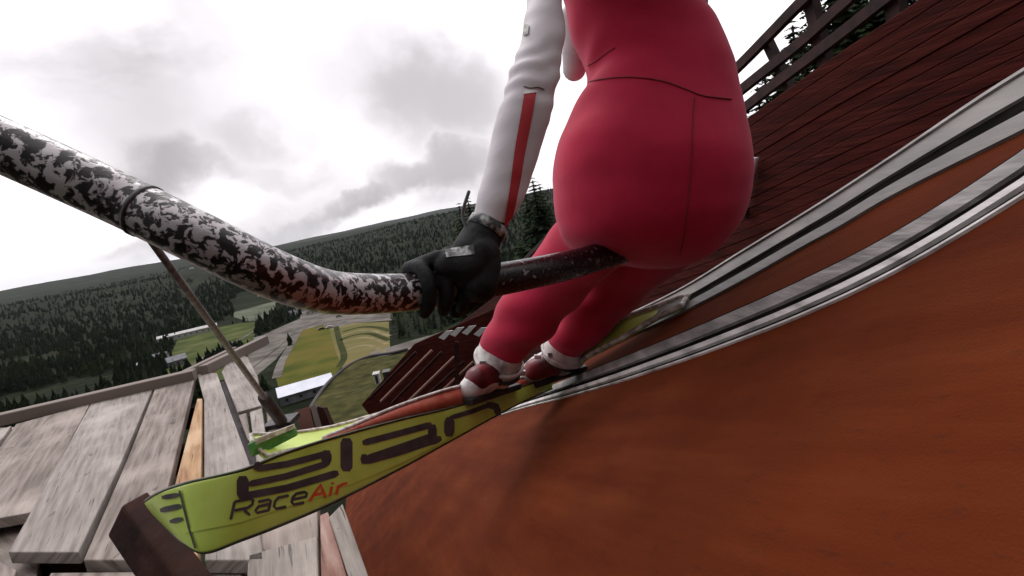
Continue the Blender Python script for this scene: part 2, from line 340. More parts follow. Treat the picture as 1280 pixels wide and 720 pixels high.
# ------------------------------------------------------------ world
def world():
    w = bpy.data.worlds.new('World'); bpy.context.scene.world = w; w.use_nodes = True
    nt = w.node_tree; bg = nt.nodes['Background']
    sky = nt.nodes.new('ShaderNodeTexSky'); sky.sky_type = 'NISHITA'; sky.sun_disc = False
    sky.sun_elevation = SUN_EL; sky.sun_rotation = SUN_AZ; sky.air_density = 1; sky.dust_density = 2
    tc = nt.nodes.new('ShaderNodeTexCoord'); L = nt.links.new
    def math_(op, a, b=None, c=None):
        n = nt.nodes.new('ShaderNodeMath'); n.operation = op
        for k, v in enumerate((a, b, c)):
            if v is None: continue
            if isinstance(v, (int, float)): n.inputs[k].default_value = v
            else: L(v, n.inputs[k])
        return n.outputs[0]
    # warped direction
    nw = nt.nodes.new('ShaderNodeTexNoise'); nw.inputs['Scale'].default_value = 4.5; nw.inputs['Detail'].default_value = 6; nw.inputs['Roughness'].default_value = .55
    L(tc.outputs['Generated'], nw.inputs['Vector'])
    sub = nt.nodes.new('ShaderNodeVectorMath'); sub.operation = 'SUBTRACT'; sub.inputs[1].default_value = (.5,.5,.5); L(nw.outputs['Color'], sub.inputs[0])
    sc = nt.nodes.new('ShaderNodeVectorMath'); sc.operation = 'SCALE'; sc.inputs['Scale'].default_value = .26; L(sub.outputs[0], sc.inputs[0])
    add = nt.nodes.new('ShaderNodeVectorMath'); add.operation = 'ADD'; L(tc.outputs['Generated'], add.inputs[0]); L(sc.outputs[0], add.inputs[1])
    # general cloud cover
    mp = nt.nodes.new('ShaderNodeMapping'); mp.inputs['Scale'].default_value = (1,1,3.0); L(add.outputs[0], mp.inputs[0])
    n1 = nt.nodes.new('ShaderNodeTexNoise'); n1.inputs['Scale'].default_value = 2.6; n1.inputs['Detail'].default_value = 9; n1.inputs['Roughness'].default_value = .52
    L(mp.outputs[0], n1.inputs['Vector'])
    dark = math_('MULTIPLY', math_('SUBTRACT', n1.outputs['Fac'], .54), .9)
    dark = math_('MAXIMUM', dark, 0.0)
    # individual cloud banks: (direction from the place, half width, half height, tilt, depth of grey)
    banks = [((560,128),.13,.075,0,.42),((520,215),.12,.034,.1,.46),((425,247),.09,.018,.1,.42),((450,98),.10,.06,0,.22),((560,205),.10,.045,.15,.5),
             ((320,172),.045,.05,0,.30),((225,214),.10,.032,0,.34),((180,170),.12,.10,0,.30),((250,110),.22,.13,.2,.12),((200,40),.14,.12,0,.10),((335,222),.05,.02,0,.2),
             ((620,60),.05,.03,0,.05),((340,286),.22,.014,.15,.28),((180,322),.06,.012,0,.26)]
    for (px, ht, vt, tilt, amt) in banks:
        d = ray(*px).normalized(); e1 = RT.copy(); e1 -= d*e1.dot(d); e1.z = 0; e1 -= d*e1.dot(d); e1.normalize(); e2 = e1.cross(d); 
        ct, st = math.cos(tilt), math.sin(tilt)
        a = (e1*ct+e2*st)/ht; b = (e2*ct-e1*st)/vt
        def dot(v):
            n = nt.nodes.new('ShaderNodeVectorMath'); n.operation = 'DOT_PRODUCT'; L(add.outputs[0], n.inputs[0]); n.inputs[1].default_value = v; return n.outputs['Value']
        u = math_('SUBTRACT', dot(a), a.dot(d)); v = math_('SUBTRACT', dot(b), b.dot(d))
        q = math_('ADD', math_('MULTIPLY', u, u), math_('MULTIPLY', v, v))
        front = math_('GREATER_THAN', dot(d), .3)
        g = math_('MULTIPLY', math_('MULTIPLY', math_('EXPONENT', math_('MULTIPLY', math_('POWER', q, 1.5), -1.0)), amt*.95), front)
        dark = math_('MAXIMUM', dark, g) if amt > .3 else math_('ADD', dark, math_('MULTIPLY', g, .7))
    r = ramp(nt, [(0, (14.5,14.0,14.3)), (.10, (11.2,10.6,10.95)), (.35, (7.2,6.75,6.95)), (.7, (3.2,3.0,3.1))], dark)
    mx = nt.nodes.new('ShaderNodeMix'); mx.data_type = 'RGBA'; mx.inputs[0].default_value = .94
    L(sky.outputs[0], mx.inputs[6]); L(r.outputs[0], mx.inputs[7])
    # sky dimmed behind the camera, an added darkening to give near things contrast
    dv = nt.nodes.new('ShaderNodeVectorMath'); dv.operation = 'DOT_PRODUCT'; L(tc.outputs['Generated'], dv.inputs[0]); dv.inputs[1].default_value = Vector((-.22,.70,.68)).normalized()
    mr = nt.nodes.new('ShaderNodeMapRange'); mr.interpolation_type = 'SMOOTHSTEP'; L(dv.outputs['Value'], mr.inputs[0])
    for k, v in ((1,-.20),(2,.62),(3,.07),(4,1.0)): mr.inputs[k].default_value = v
    sc2 = nt.nodes.new('ShaderNodeVectorMath'); sc2.operation = 'SCALE'; L(mx.outputs[2], sc2.inputs[0]); L(mr.outputs[0], sc2.inputs['Scale'])
    L(sc2.outputs[0], bg.inputs[0]); bg.inputs[1].default_value = .10
SUN_EL, SUN_AZ = R(52), R(-25)
world()
sd = bpy.data.lights.new('sun', 'SUN'); so = bpy.data.objects.new('sun', sd); C.objects.link(so)
sd.energy = 1.0; sd.angle = R(28); sd.color = (1,.97,.94)
sv = Vector((math.sin(SUN_AZ)*math.cos(SUN_EL), math.cos(SUN_AZ)*math.cos(SUN_EL), math.sin(SUN_EL)))
so.rotation_euler = sv.to_track_quat('Z', 'Y').to_euler()
# ============================================================ TREES
def inpoly(x, y, poly):
    c = False; n = len(poly); j = n-1
    for i in range(n):
        xi, yi = poly[i]; xj, yj = poly[j]
        if (yi > y) != (yj > y) and x < (xj-xi)*(y-yi)/(yj-yi)+xi: c = not c
        j = i
    return c
leafm = []
for k, (a, b) in enumerate([((.010,.020,.008),(.03,.05,.018)), ((.014,.024,.009),(.04,.055,.02)), ((.008,.015,.008),(.022,.036,.016))]):
    leafm.append(noise_mat('spruce_needles', a, b, 2.0, .9, spec=.1))
barkm = noise_mat('bark', (.03,.02,.015), (.07,.05,.04), 8, .9)
def crown_bm(bm, h, r, lay, br, rnd, leafs=3, base=.12, off=Vector((0,0,0))):
    for l in range(lay):
        t = l/(lay-1); z = h*(base + (1-base)*t); rad = r*(1-t)**.85*rnd.uniform(.7,1.15)+.07*r
        n = max(3, int(br*(1-t*.6)))
        for k in range(n):
            a = rnd.uniform(0, 2*math.pi); rr = rad*rnd.uniform(.65,1.12)
            d = Vector((math.cos(a), math.sin(a), 0)); s = Vector((-d.y, d.x, 0))
            for q in range(leafs):
                t0 = q/leafs; t1 = (q+1)/leafs; wd = rr*.40*(1-t0*.6)*rnd.uniform(.7,1.3)
                dz = -.28*rr
                p0 = off+Vector((0,0,z)) + d*rr*t0 + Vector((0,0,dz*t0)); p1 = off+Vector((0,0,z)) + d*rr*t1*rnd.uniform(.95,1.1) + Vector((0,0,dz*t1 - rnd.uniform(0,.08)*rr))
                lf = p0.lerp(p1,.35)+s*wd+Vector((0,0,-wd*rnd.uniform(.2,.7))); rg = p0.lerp(p1,.35)-s*wd+Vector((0,0,-wd*rnd.uniform(.2,.7)))
                v = [bm.verts.new(p) for p in (p0, lf, p1, rg)]
                bm.faces.new((v[0],v[1],v[2])); bm.faces.new((v[0],v[2],v[3]))
def make_spruce(h, r, lay, br, seed, leafs, mat):
    rnd = random.Random(seed); root = empty('spruce_tree')
    bm = bmesh.new(); tube(bm, [Vector((0,0,-.5)), Vector((0,0,h*.5)), Vector((0,0,h*.99))], [r*.085, r*.05, r*.01], 7); ob('trunk', bm, barkm, root)
    bm = bmesh.new(); crown_bm(bm, h, r, lay, br, rnd, leafs); ob('crown', bm, mat, root)
    return root
def copy_tree(o, parent=None):
    c = o.copy(); C.objects.link(c)
    if parent: c.parent = parent
    for ch in list(o.children): copy_tree(ch, c)
    return c
def place(proto, used, loc, s, rz):
    o = proto if proto.name not in used else copy_tree(proto); used.add(proto.name)
    o.location = loc; o.scale = (s,s,s); o.rotation_euler.z = rz; return o
used = set()
near = [make_spruce(14, 2.9, 75, 24, 11+k, 4, leafm[k]) for k in range(3)]
rnd = random.Random(3)
# close spruces standing behind the railing on the right, tops traced where they rise
tops = [(1012,-10,26),(1040,-90,22),(1072,-40,30),(1098,-100,24),(968,60,30),(946,104,38),(990,26,34),(1118,-70,33),(925,135,45),(1155,-130,24),(1200,-120,30),(1250,-170,26),(1028,10,44),(1060,-60,40),(665,222,60),(655,234,75),(674,230,85),(584,247,90),(573,254,104),(1290,-150,40),(1003,40,22),(955,90,24),(1080,-30,50),(980,70,50)]
for k, (x, y, d) in enumerate(tops):
    p = W(x, y, d); g = ground_z(p.x, p.y); h = max(5, p.z-g)
    o = place(near[k%3], used, (p.x, p.y, g), h/14, rnd.uniform(0,6))
    o.scale = (h/14*1.0,)*2+(h/14,)
    big = ['tall','slender','dark','ragged','bushy'][k%5]
    tag(o, big+' spruce rising behind the inrun railing and red boards' if k not in (14,15,16,17,18) else 'spruce with its top showing above the dark wooded slope beyond the athlete', 'tree', 'spruces behind the inrun')
low = [make_spruce(14, 2.6, 15, 9, 31+k, 1, leafm[k]) for k in range(3)]
for k in (0,1,2): pass
# valley spruces one can tell apart
def blocked(x, y):
    for pl in WP.values():
        if inpoly(x, y, pl): return True
    return False
cnt = 0; rnd = random.Random(5)
clumps = [([(155,425),(215,430),(230,465),(240,478),(155,500)], 60), ([(306,384),(350,372),(378,386),(372,398),(330,416),(312,412)], 55), ([(165,345),(240,340),(290,400),(230,405),(165,440)], 60), ([(488,395),(560,385),(560,415),(500,432)], 30), ([(400,330),(560,300),(620,330),(480,385),(380,370)], 30)]
for poly, n in clumps:
    tries = 0; got = 0
    while got < n and tries < 3000:
        tries += 1
        x = rnd.uniform(min(p[0] for p in poly), max(p[0] for p in poly)); y = rnd.uniform(min(p[1] for p in poly), max(p[1] for p in poly))
        if not inpoly(x, y, poly): continue
        p = gpt(x, y, 0)
        if blocked(p.x, p.y) or p.length > 900: continue
        g = ground_z(p.x, p.y); s = rnd.uniform(.5,1.1)
        o = place(low[got%3], used, (p.x, p.y, g-.3), s, rnd.uniform(0,6)); got += 1
        tag(o, 'small dark spruce among the many on the valley floor', 'tree', 'spruces on the valley floor')
# the far-off forest as one mass
WP['bank'] = [(p.x,p.y) for p in (gpt(330,500,0),gpt(345,462,0),gpt(400,404,0),gpt(490,398,0),gpt(505,430,0),gpt(700,395,0),gpt(800,900,0),gpt(250,900,0),gpt(300,500,0))]
def forest():
    bm = bmesh.new(); rnd = random.Random(9); n = 0
    verts = []; faces = []
    while n < 26000:
        az = rnd.uniform(-58, 50); d = 120*math.exp(rnd.uniform(0, 3.25))
        x = d*math.sin(R(az)); y = d*math.cos(R(az))
        if blocked(x, y): continue
        if d < 420 and noise.noise(Vector((x/60, y/60, 0))) < .02: continue
        if d < 900 and noise.noise(Vector((x/110, y/110, 5))) > .24: continue
        n += 1
        g = ground_z(x, y); h = rnd.uniform(5, 13)*(.8 if noise.noise(Vector((x/200,y/200,2))) < 0 else 1); r = h*rnd.uniform(.2,.34)
        b = len(verts); K = 5; a0 = rnd.uniform(0, 6)
        for lv, (zz, rr) in enumerate(((.08,1),(.42,.66),(.40,.85),(.7,.36))):
            for k in range(K):
                a = a0+lv+2*math.pi*k/K; q = rr*r*rnd.uniform(.6,1.25)
                verts.append((x+q*math.cos(a), y+q*math.sin(a), g+h*zz))
        verts.append((x, y, g+h))
        for lv in (0,2):
            for k in range(K):
                k2 = (k+1)%K; faces.append((b+lv*K+k, b+lv*K+k2, b+(lv+1)*K+k2, b+(lv+1)*K+k))
        for k in range(K): faces.append((b+3*K+k, b+3*K+(k+1)%K, b+4*K))
    me = bpy.data.meshes.new('forest'); me.from_pydata(verts, [], faces)
    m = noise_mat('forest_green', (.004,.010,.003), (.010,.018,.005), .02, .95, c3=(.022,.032,.008), lo=.3, hi=.72, detail=10, spec=.05)
    tag(link('forest', me, m), 'dark green forest covering the far hills', 'forest', kind='stuff')
forest()
# ============================================================ VALLEY BUILDINGS
Hw = noise_mat('house_white', (.5,.49,.48), (.66,.65,.64), .5, .7); Hr = noise_mat('roof_grey', (.16,.16,.18), (.26,.26,.29), .4, .6)
Hb = noise_mat('roof_bluewhite', (.52,.54,.66), (.64,.66,.78), .2, .35); Hd = noise_mat('window_dark', (.02,.025,.03), (.05,.05,.06), 1, .2)
Hred = noise_mat('house_red', (.2,.04,.03), (.28,.06,.04), .5, .8)
def house(px, py, L_, Wd, Hh, rot, wall, roof, label, name='house', cat='house', nwin=4, rise=.35, zoff=0):
    p = gpt(px, py, .1); z = ground_z(p.x, p.y)+zoff; root = empty(name, (p.x, p.y, z)); root.rotation_euler.z = rot
    bm = bmesh.new(); box(bm, Vector((0,0,Hh/2)), Vector((L_/2,0,0)), Vector((0,Wd/2,0)), Vector((0,0,Hh/2)))
    rz = Wd*rise
    for sx in (-1,1):
        a = [bm.verts.new(v) for v in ((sx*L_/2,-Wd/2,Hh+.01),(sx*L_/2,Wd/2,Hh+.01),(sx*L_/2,0,Hh+rz))]; bm.faces.new(a)
    fixn(bm); w_ = ob('wall', bm, wall); w_.parent = root
    bm = bmesh.new(); ov = .5
    for sy in (-1,1):
        q = [Vector((-L_/2-ov, sy*(Wd/2+ov), Hh-ov*rise*2+.15)), Vector((L_/2+ov, sy*(Wd/2+ov), Hh-ov*rise*2+.15)), Vector((L_/2+ov, 0, Hh+rz+.15)), Vector((-L_/2-ov, 0, Hh+rz+.15))]
        prism(bm, q, Vector((0,0,.25)))
    fixn(bm); r_ = ob('roof', bm, roof); r_.parent = root
    for k in range(nwin):
        for sy in (-1,1):
            bm = bmesh.new(); x = -L_/2 + L_*(k+.5)/nwin
            box(bm, Vector((x, sy*(Wd/2+.03), Hh*.55)), Vector((.6,0,0)), Vector((0,.05,0)), Vector((0,0,.6))); o = ob('window', bm, Hd); o.parent = root
    tag(root, label, cat); return root
house(236, 420, 52, 9, 4.5, R(28), Hw, Hw, 'long low white hall by the green meadow left of the metal rod', 'hall', 'building', 10, .2)
house(384, 493, 24, 15, 4, R(24), Hr, Hb, 'large shed with pale blue roof just beyond the wooden platform', 'shed', 'shed', 4, .18)
house(392, 392, 12, 8, 4, R(10), Hw, Hr, 'white house with grey roof beside the gravel yard', nwin=3)
house(376, 389, 9, 7, 3.5, R(40), Hw, Hw, 'small pale house at the left end of the gravel yard', nwin=2)
house(408, 389, 10, 7, 4.5, R(-10), Hw, Hr, 'white house at the edge of the dark trees beyond the yard', nwin=3)
house(327, 372, 9, 7, 3, R(30), Hw, Hw, 'little white cabin in the pale clearing', 'cabin', 'cabin', 2)
house(178, 460, 5, 4, 3, R(0), Hw, Hw, 'tiny white hut among the dark trees at the far left', 'hut', 'hut', 1)
house(244, 352, 12, 8, 3, R(15), Hw, Hr, 'pale farmhouse in the distant clearing', 'farmhouse', 'house', 3)
house(222, 456, 12, 8, 4, R(40), Hr, Hr, 'grey cottage behind the far end of the planks', 'cottage', 'house', 3)
house(202, 452, 10, 8, 4, R(10), Hr, Hr, 'weathered grey outbuilding among dark trees', 'outbuilding', 'shed', 2)
house(366,395,8,6,3.5, R(70), Hw, Hr, 'small white house with dark roof behind the dark tree clump', nwin=2)
house(420,386,14,8,4, R(5), Hr, Hr, 'grey barn at the right end of the gravel yard', 'barn', 'barn', 3)
house(437,388,8,7,4, R(30), Hred, Hr, 'dark red house just right of the grey barn', nwin=2)
house(326,428,7,5,3, R(25), Hred, Hr, 'small dark red cabin by the gravel road below the clearing', 'cabin', 'cabin', 2)
def car(px, py, rot, mat, label):
    p = gpt(px, py, .2); root = empty('parked_car', (p.x, p.y, p.z)); root.rotation_euler.z = rot; root.scale = (1.25,)*3
    prof = [(-2.2,.35),(-2.2,.85),(-1.5,1.0),(-.9,1.5),(.8,1.5),(1.4,1.0),(2.2,.85),(2.25,.35)]
    bm = bmesh.new(); prism(bm, [Vector((x,-.85,z)) for x, z in prof], Vector((0,1.7,0))); fixn(bm); b = bevel(ob('body', bm, mat), .08); b.parent = root
    for sy in (-1,1):
        bm = bmesh.new(); prism(bm, [Vector((x, sy*.87, z)) for x, z in ((-1.25,1.02),(-.8,1.42),(.7,1.42),(1.2,1.02))], Vector((0,sy*.01,0))); fixn(bm); o = ob('window', bm, Hd); o.parent = root
        for sx in (-1.35,1.35):
            bm = bmesh.new(); tube(bm, [Vector((sx, sy*.72, .34)), Vector((sx, sy*.9, .34))], .34, 14); o = ob('wheel', bm, M_['bootdark']); o.parent = root
    tag(root, label, 'car', 'cars on the gravel yard'); return root
car(412, 410, R(20), Hw, 'white car parked at the near edge of the gravel yard')
car(402, 412, R(28), M_['bootdark'], 'black car parked beside the white one in the yard')
car(424, 396, R(0), M_['metal'], 'silver car farther back on the gravel yard')
# landing slope furniture: judge's white box and black cabinet
def slope_box(px, py, z, sx, sz, mat, name, label, cat):
    r = ray(px, py); p = r*(z/r.z); root = empty(name, p)
    bm = bmesh.new(); box(bm, Vector((0,0,sz/2)), Vector((sx/2,0,0)), Vector((0,sx/2,0)), Vector((0,0,sz/2))); o = bevel(ob('wall', bm, mat), .05); o.parent = root
    bm = bmesh.new(); prism(bm, [Vector((-sx*.6,-sx*.6,sz)), Vector((sx*.6,-sx*.6,sz)), Vector((sx*.6,sx*.6,sz+.3)), Vector((-sx*.6,sx*.6,sz+.3))], Vector((0,0,.12))); fixn(bm); o = ob('roof', bm, mat); o.parent = root
    bm = bmesh.new(); box(bm, Vector((0,-sx/2-.02,sz*.45)), Vector((sx*.22,0,0)), Vector((0,.02,0)), Vector((0,0,sz*.4))); o = ob('door', bm, Hd); o.parent = root
    tag(root, label, cat)
slope_box(473, 479, -44.5, 1.7, 3.0, Hw, 'booth', 'small white booth on the grassy landing slope', 'booth')
slope_box(486, 478, -44.5, 1.9, 3.4, M_['bootdark'], 'cabinet', 'black upright cabinet right beside the white booth', 'cabinet')
# ============================================================ INRUN
def deck():
    left = [(640,1500),(520,900),(476,760),(456,715),(432,645),(436,612),(452,592),(470,584)]
    bm = bmesh.new(); uvl = bm.loops.layers.uv.new('uv')
    L3 = [deckpt(x, y, 0, 14) for x, y in left]
    far = [(1700,-130),(1400,30),(1200,165),(1121,217),(1060,256),(1000,293),(930,337),(850,384),(770,424),(700,458),(640,488),(580,520),(530,548)]
    # right boundary: just beyond the far track
    F3 = [deckpt(x, y+8, 0, 14) for x, y in far]
    L3 = [L3[2]-U_*3.2]+L3[2:]
    F3 = [F3[0]-U_*2.8+A_*.12, F3[0]-U_*.9+A_*.06]+F3[1:]
    L3 = catmull(L3, 6)
    F3 = catmull(F3, 4)
    def resamp(P, n):
        l = [0]
        for a, b in zip(P, P[1:]): l.append(l[-1]+(b-a).length)
        out = []
        for k in range(n+1):
            t = l[-1]*(k/n)**1.15; i = 0
            while i < len(P)-2 and l[i+1] < t: i += 1
            f = (t-l[i])/max(1e-9, l[i+1]-l[i]); out.append(P[i].lerp(P[i+1], min(1,f)))
        return out
    NA_, NB_ = 60, 26
    a = resamp(L3, NA_); b = resamp(F3, NA_)
    grid = [[bm.verts.new(p.lerp(q, j/NB_)) for j in range(NB_+1)] for p, q in zip(a, b)]
    low = [[bm.verts.new(r[0].co - DN*.5), bm.verts.new(r[-1].co - DN*.5)] for r in grid]
    for i in range(NA_):
        for j in range(NB_): bm.faces.new((grid[i][j], grid[i][j+1], grid[i+1][j+1], grid[i+1][j]))
        bm.faces.new((grid[i][0], grid[i+1][0], low[i+1][0], low[i][0])); bm.faces.new((grid[i][-1], low[i][1], low[i+1][1], grid[i+1][-1]))
    fixn(bm)
    for f in bm.faces:
        for l in f.loops:
            p = l.vert.co; l[uvl].uv = (p.dot(A_), p.dot(U_))
    o = ob('inrun_surface', bm, M_['deck']); o['kind'] = 'structure'
deck()
def strip(bm, up, dn, h0, h1, lo=-.003):
    """raised strip on the deck between two pixel-traced lines; h0/h1 heights of the two edges"""
    a = [deckpt(x, y, 0, 16) for x, y in up]; b = [deckpt(x, y, 0, 16) for x, y in dn]
    a = catmull([a[0]-U_*2.4, a[0]-U_*.9]+a, 8); b = catmull([b[0]-U_*2.4, b[0]-U_*.9]+b, 8)
    r = [[bm.verts.new(p+DN*lo), bm.verts.new(p+DN*h0), bm.verts.new(q+DN*h1), bm.verts.new(q+DN*lo)] for p, q in zip(a, b)]
    for x, y in zip(r, r[1:]):
        for k in range(3): bm.faces.new((x[k], x[k+1], y[k+1], y[k]))
    bm.faces.new(r[0]); bm.faces.new(r[-1][::-1])
    fixn(bm)
def lerp_line(a, b, t): return [(p[0]*(1-t)+q[0]*t, p[1]*(1-t)+q[1]*t) for p, q in zip(a, b)]
def track(name, up, dn, bands, label):
    root = empty(name, deckpt(*up[3]))
    for nm, t0, t1, h0, h1, mat in bands:
        bm = bmesh.new(); strip(bm, lerp_line(up, dn, t0), lerp_line(up, dn, t1), h0, h1)
        o = ob(nm, bm, mat); o.parent = root; o.matrix_parent_inverse = root.matrix_basis.inverted()
    tag(root, label, 'ski track', 'ski tracks of the inrun')
n_up = [(1500,35),(1280,193),(1121,294),(1000,355),(900,399),(830,428),(760,456),(700,479),(650,499),(600,519),(540,545)]
n_dn = [(1500,110),(1280,252),(1121,345),(1000,401),(900,439),(830,463),(760,485),(700,501),(650,513),(600,529),(540,551)]
track('ski_track', n_up, n_dn, [('outer_rail',0,.06,.008,.008,M_['trackdark']),('inner_rail',.062,.38,.010,.008,M_['trackmid']),('groove',.382,.60,.001,.001,M_['trackdark']),('lower_rail',.602,.76,.008,.008,M_['trackpale']),('lower_groove',.762,.87,.001,.001,M_['trackdark']),('kerb_strip',.872,.925,.005,.005,M_['trackpale'])],
      'pale grooved ski track nearest the camera on the rust-red inrun')
f_up = [(1500,-22),(1280,95),(1121,199),(1050,245),(1000,276),(930,318),(850,366),(770,404),(700,440),(640,470),(580,503)]
f_dn = [(1500,60),(1280,168),(1121,246),(1050,287),(1000,314),(930,353),(850,394),(770,430),(700,462),(640,490),(580,518)]
track('ski_track', f_up, f_dn, [('outer_rail',0,.06,.014,.014,M_['trackmid']),('inner_rail',.064,.42,.009,.007,M_['trackgrey']),('groove',.422,.68,.001,.001,M_['trackdark']),('lower_rail',.682,.97,.007,.006,M_['trackgrey'])],
      'duller grey ski track running along the foot of the red board wall')
# ---- board wall and railing on the far side
def wall():
    top = [(1900,-520),(1500,-243),(1280,-90),(1121,18),(1040,72),(930,150),(820,228),(700,312),(590,392),(545,428),(520,452)]
    T = catmull([wallpt(*p) for p in top], 6)
    root = empty('board_wall', T[10])
    def along(off, dz0, dz1, thick, pts=T, jit=0):
        bm = bmesh.new(); rows = []
        for p in pts:
            o_ = WN*off; rows.append([bm.verts.new(p+o_+Vector((0,0,dz0))), bm.verts.new(p+o_+Vector((0,0,dz1))), bm.verts.new(p+o_+WN*thick+Vector((0,0,dz1))), bm.verts.new(p+o_+WN*thick+Vector((0,0,dz0)))])
        for x, y in zip(rows, rows[1:]):
            for k in range(4): bm.faces.new((x[k], x[(k+1)%4], y[(k+1)%4], y[k]))
        bm.faces.new(rows[0]); bm.faces.new(rows[-1][::-1]); fixn(bm); return bm
    rnd = random.Random(2); z = 0
    for k in range(22):
        h = .060; j = rnd.uniform(-.004,.004)
        o = bevel(ob('board', along(j, z-h+.0025, z, .03), M_['wallboard']), .003, 1); o.parent = root; o.matrix_parent_inverse = root.matrix_basis.inverted(); z -= h
    o = ob('backing', along(.045, -1.32, -.01, .01), M_['rail']); o.parent = root; o.matrix_parent_inverse = root.matrix_basis.inverted()
    # posts on the outer side
    for k in range(2, len(T)-1, 3):
        bm = bmesh.new(); p = T[k]+WN*.07; box(bm, p+Vector((0,0,-.75)), WN*.035, Vector((-.28,.96,0))*.045, Vector((0,0,.75))); o = ob('post', bm, M_['rail']); o.parent = root; o.matrix_parent_inverse = root.matrix_basis.inverted()
    tag(root, 'wall of long dark red boards following the far side of the inrun', 'wall')
    rt = empty('railing', T[12])
    for name, line in (('rail', [(1500,-445),(1280,-250),(1121,-105),(1060,-50),(1005,0),(960,46),(912,94),(850,150),(780,210),(700,282),(640,340)]), ('rail', [(1500,-370),(1280,-185),(1121,-54),(1060,0),(1005,50),(960,86),(915,122),(850,176),(780,232),(700,300),(640,352)]), ('rail', [(1500,-300),(1280,-130),(1121,-12),(1060,36),(1005,78),(960,112),(922,142),(850,196),(780,250),(700,310),(640,360)])):
        bm = bmesh.new(); pts = catmull([wallpt(x, y, .06) for x, y in line], 5)
        rings = []
        for p in pts:
            rings.append([bm.verts.new(p+WN*a+Vector((0,0,b))) for a, b in ((-.02,-.028),(.02,-.028),(.02,.028),(-.02,.028))])
        for x, y in zip(rings, rings[1:]):
            for k in range(4): bm.faces.new((x[k], x[(k+1)%4], y[(k+1)%4], y[k]))
        bm.faces.new(rings[0]); bm.faces.new(rings[-1][::-1]); fixn(bm)
        o = ob('rail', bm, M_['rail']); o.parent = rt; o.matrix_parent_inverse = rt.matrix_basis.inverted()
    for a, b, w in (((957,47),(988,112),.022),((1012,-6),(1034,84),.03),((1105,-92),(1122,24),.035),((880,122),(893,182),.035),((1215,-192),(1235,-58),.05),((800,192),(812,236),.035),((720,262),(728,298),.035)):
        bm = bmesh.new(); p = wallpt(*a, .11); q = wallpt(*b, .11); up = (p-q)/2; side = up.cross(WN).normalized()
        box(bm, (p+q)/2, WN*.028, side*w, up*1.03); o = ob('post', bm, M_['rail']); o.parent = rt; o.matrix_parent_inverse = rt.matrix_basis.inverted()
    tag(rt, 'dark open railing of two rails and posts above the red board wall', 'railing')
wall()
# floor of the structure between the track and the wall
bm = bmesh.new()
g = []
for x, y in [(1500,-10),(1280,108),(1121,212),(1000,290),(850,380),(700,456),(580,515)]:
    p = deckpt(x, y, -.28, 16); q = p + (WD-p.dot(WN))*WN if p.dot(WN) < WD else p+WN*.05
    g.append((bm.verts.new(p), bm.verts.new(q+Vector((0,0,-.25)))))
for a, b in zip(g, g[1:]): bm.faces.new((a[0], a[1], b[1], b[0]))
fixn(bm); tag(ob('walkway', bm, M_['wallboard']), kind='structure')
# lattice lower down beside the inrun: short rails of the stairway with white boards
def lattice():
    root = empty('stair_fence', W(550,440,9))
    for k, (a, b) in enumerate([((462,498),(520,440)),((476,502),(540,438)),((490,504),(552,440)),((500,512),(568,446)),((512,514),(580,452)),((528,512),(592,452))]):
        bm = bmesh.new(); tube(bm, [W(*a, 8.5), W(*b, 8.5)], .022, 6); o = ob('slat', bm, M_['plankred' if k % 2 else 'beam']); o.parent = root; o.matrix_parent_inverse = root.matrix_basis.inverted()
    for k, (x, y) in enumerate([(548,424),(562,420),(577,418),(592,420)]):
        bm = bmesh.new(); prism(bm, [W(x,y-2,8.6), W(x+9,y-10,8.6), W(x+18,y-11,8.6), W(x+7,y+1,8.6)], F*.06); fixn(bm); o = ob('board', bm, Hw); o.parent = root; o.matrix_parent_inverse = root.matrix_basis.inverted()
    bm = bmesh.new(); prism(bm, [W(518,430,9.1), W(620,385,9.1), W(620,520,9.1), W(470,530,9.1), W(452,506,9.1)], F*.08); fixn(bm); o = ob('panel', bm, M_['wallboard']); o.parent = root; o.matrix_parent_inverse = root.matrix_basis.inverted()
    bm = bmesh.new(); box(bm, W(571,462,8.4), RT*.03, UP*.42, F*.03); o = ob('post', bm, M_['beam']); o.parent = root; o.matrix_parent_inverse = root.matrix_basis.inverted()
    tag(root, 'dark red slatted stair fence topped with white boards left of the boots', 'fence')
lattice()
# white marker post beyond the athlete
def marker():
    root = empty('marker_post', wallpt(934,255,-.1))
    bm = bmesh.new(); tube(bm, catmull([wallpt(932,262,-.05), wallpt(936,228,-.05), wallpt(943,204,-.05), wallpt(944,197,-.05)], 4), .022, 10)
    o = ob('pole', bm, M_['sleeve'], smooth=True); o.parent = root; o.matrix_parent_inverse = root.matrix_basis.inverted()
    bm = bmesh.new(); tube(bm, [wallpt(930,272,-.05), wallpt(932,258,-.05)], .027, 10); tube(bm, [wallpt(931,265,-.05), wallpt(931,265,.03)], .016, 8); tube(bm, [wallpt(941,208,-.05), wallpt(941,208,.03)], .012, 8); o = ob('socket', bm, M_['darkmetal']); o.parent = root; o.matrix_parent_inverse = root.matrix_basis.inverted()
    tag(root, 'short scuffed white post behind the athlete in front of red boards', 'post')
marker()
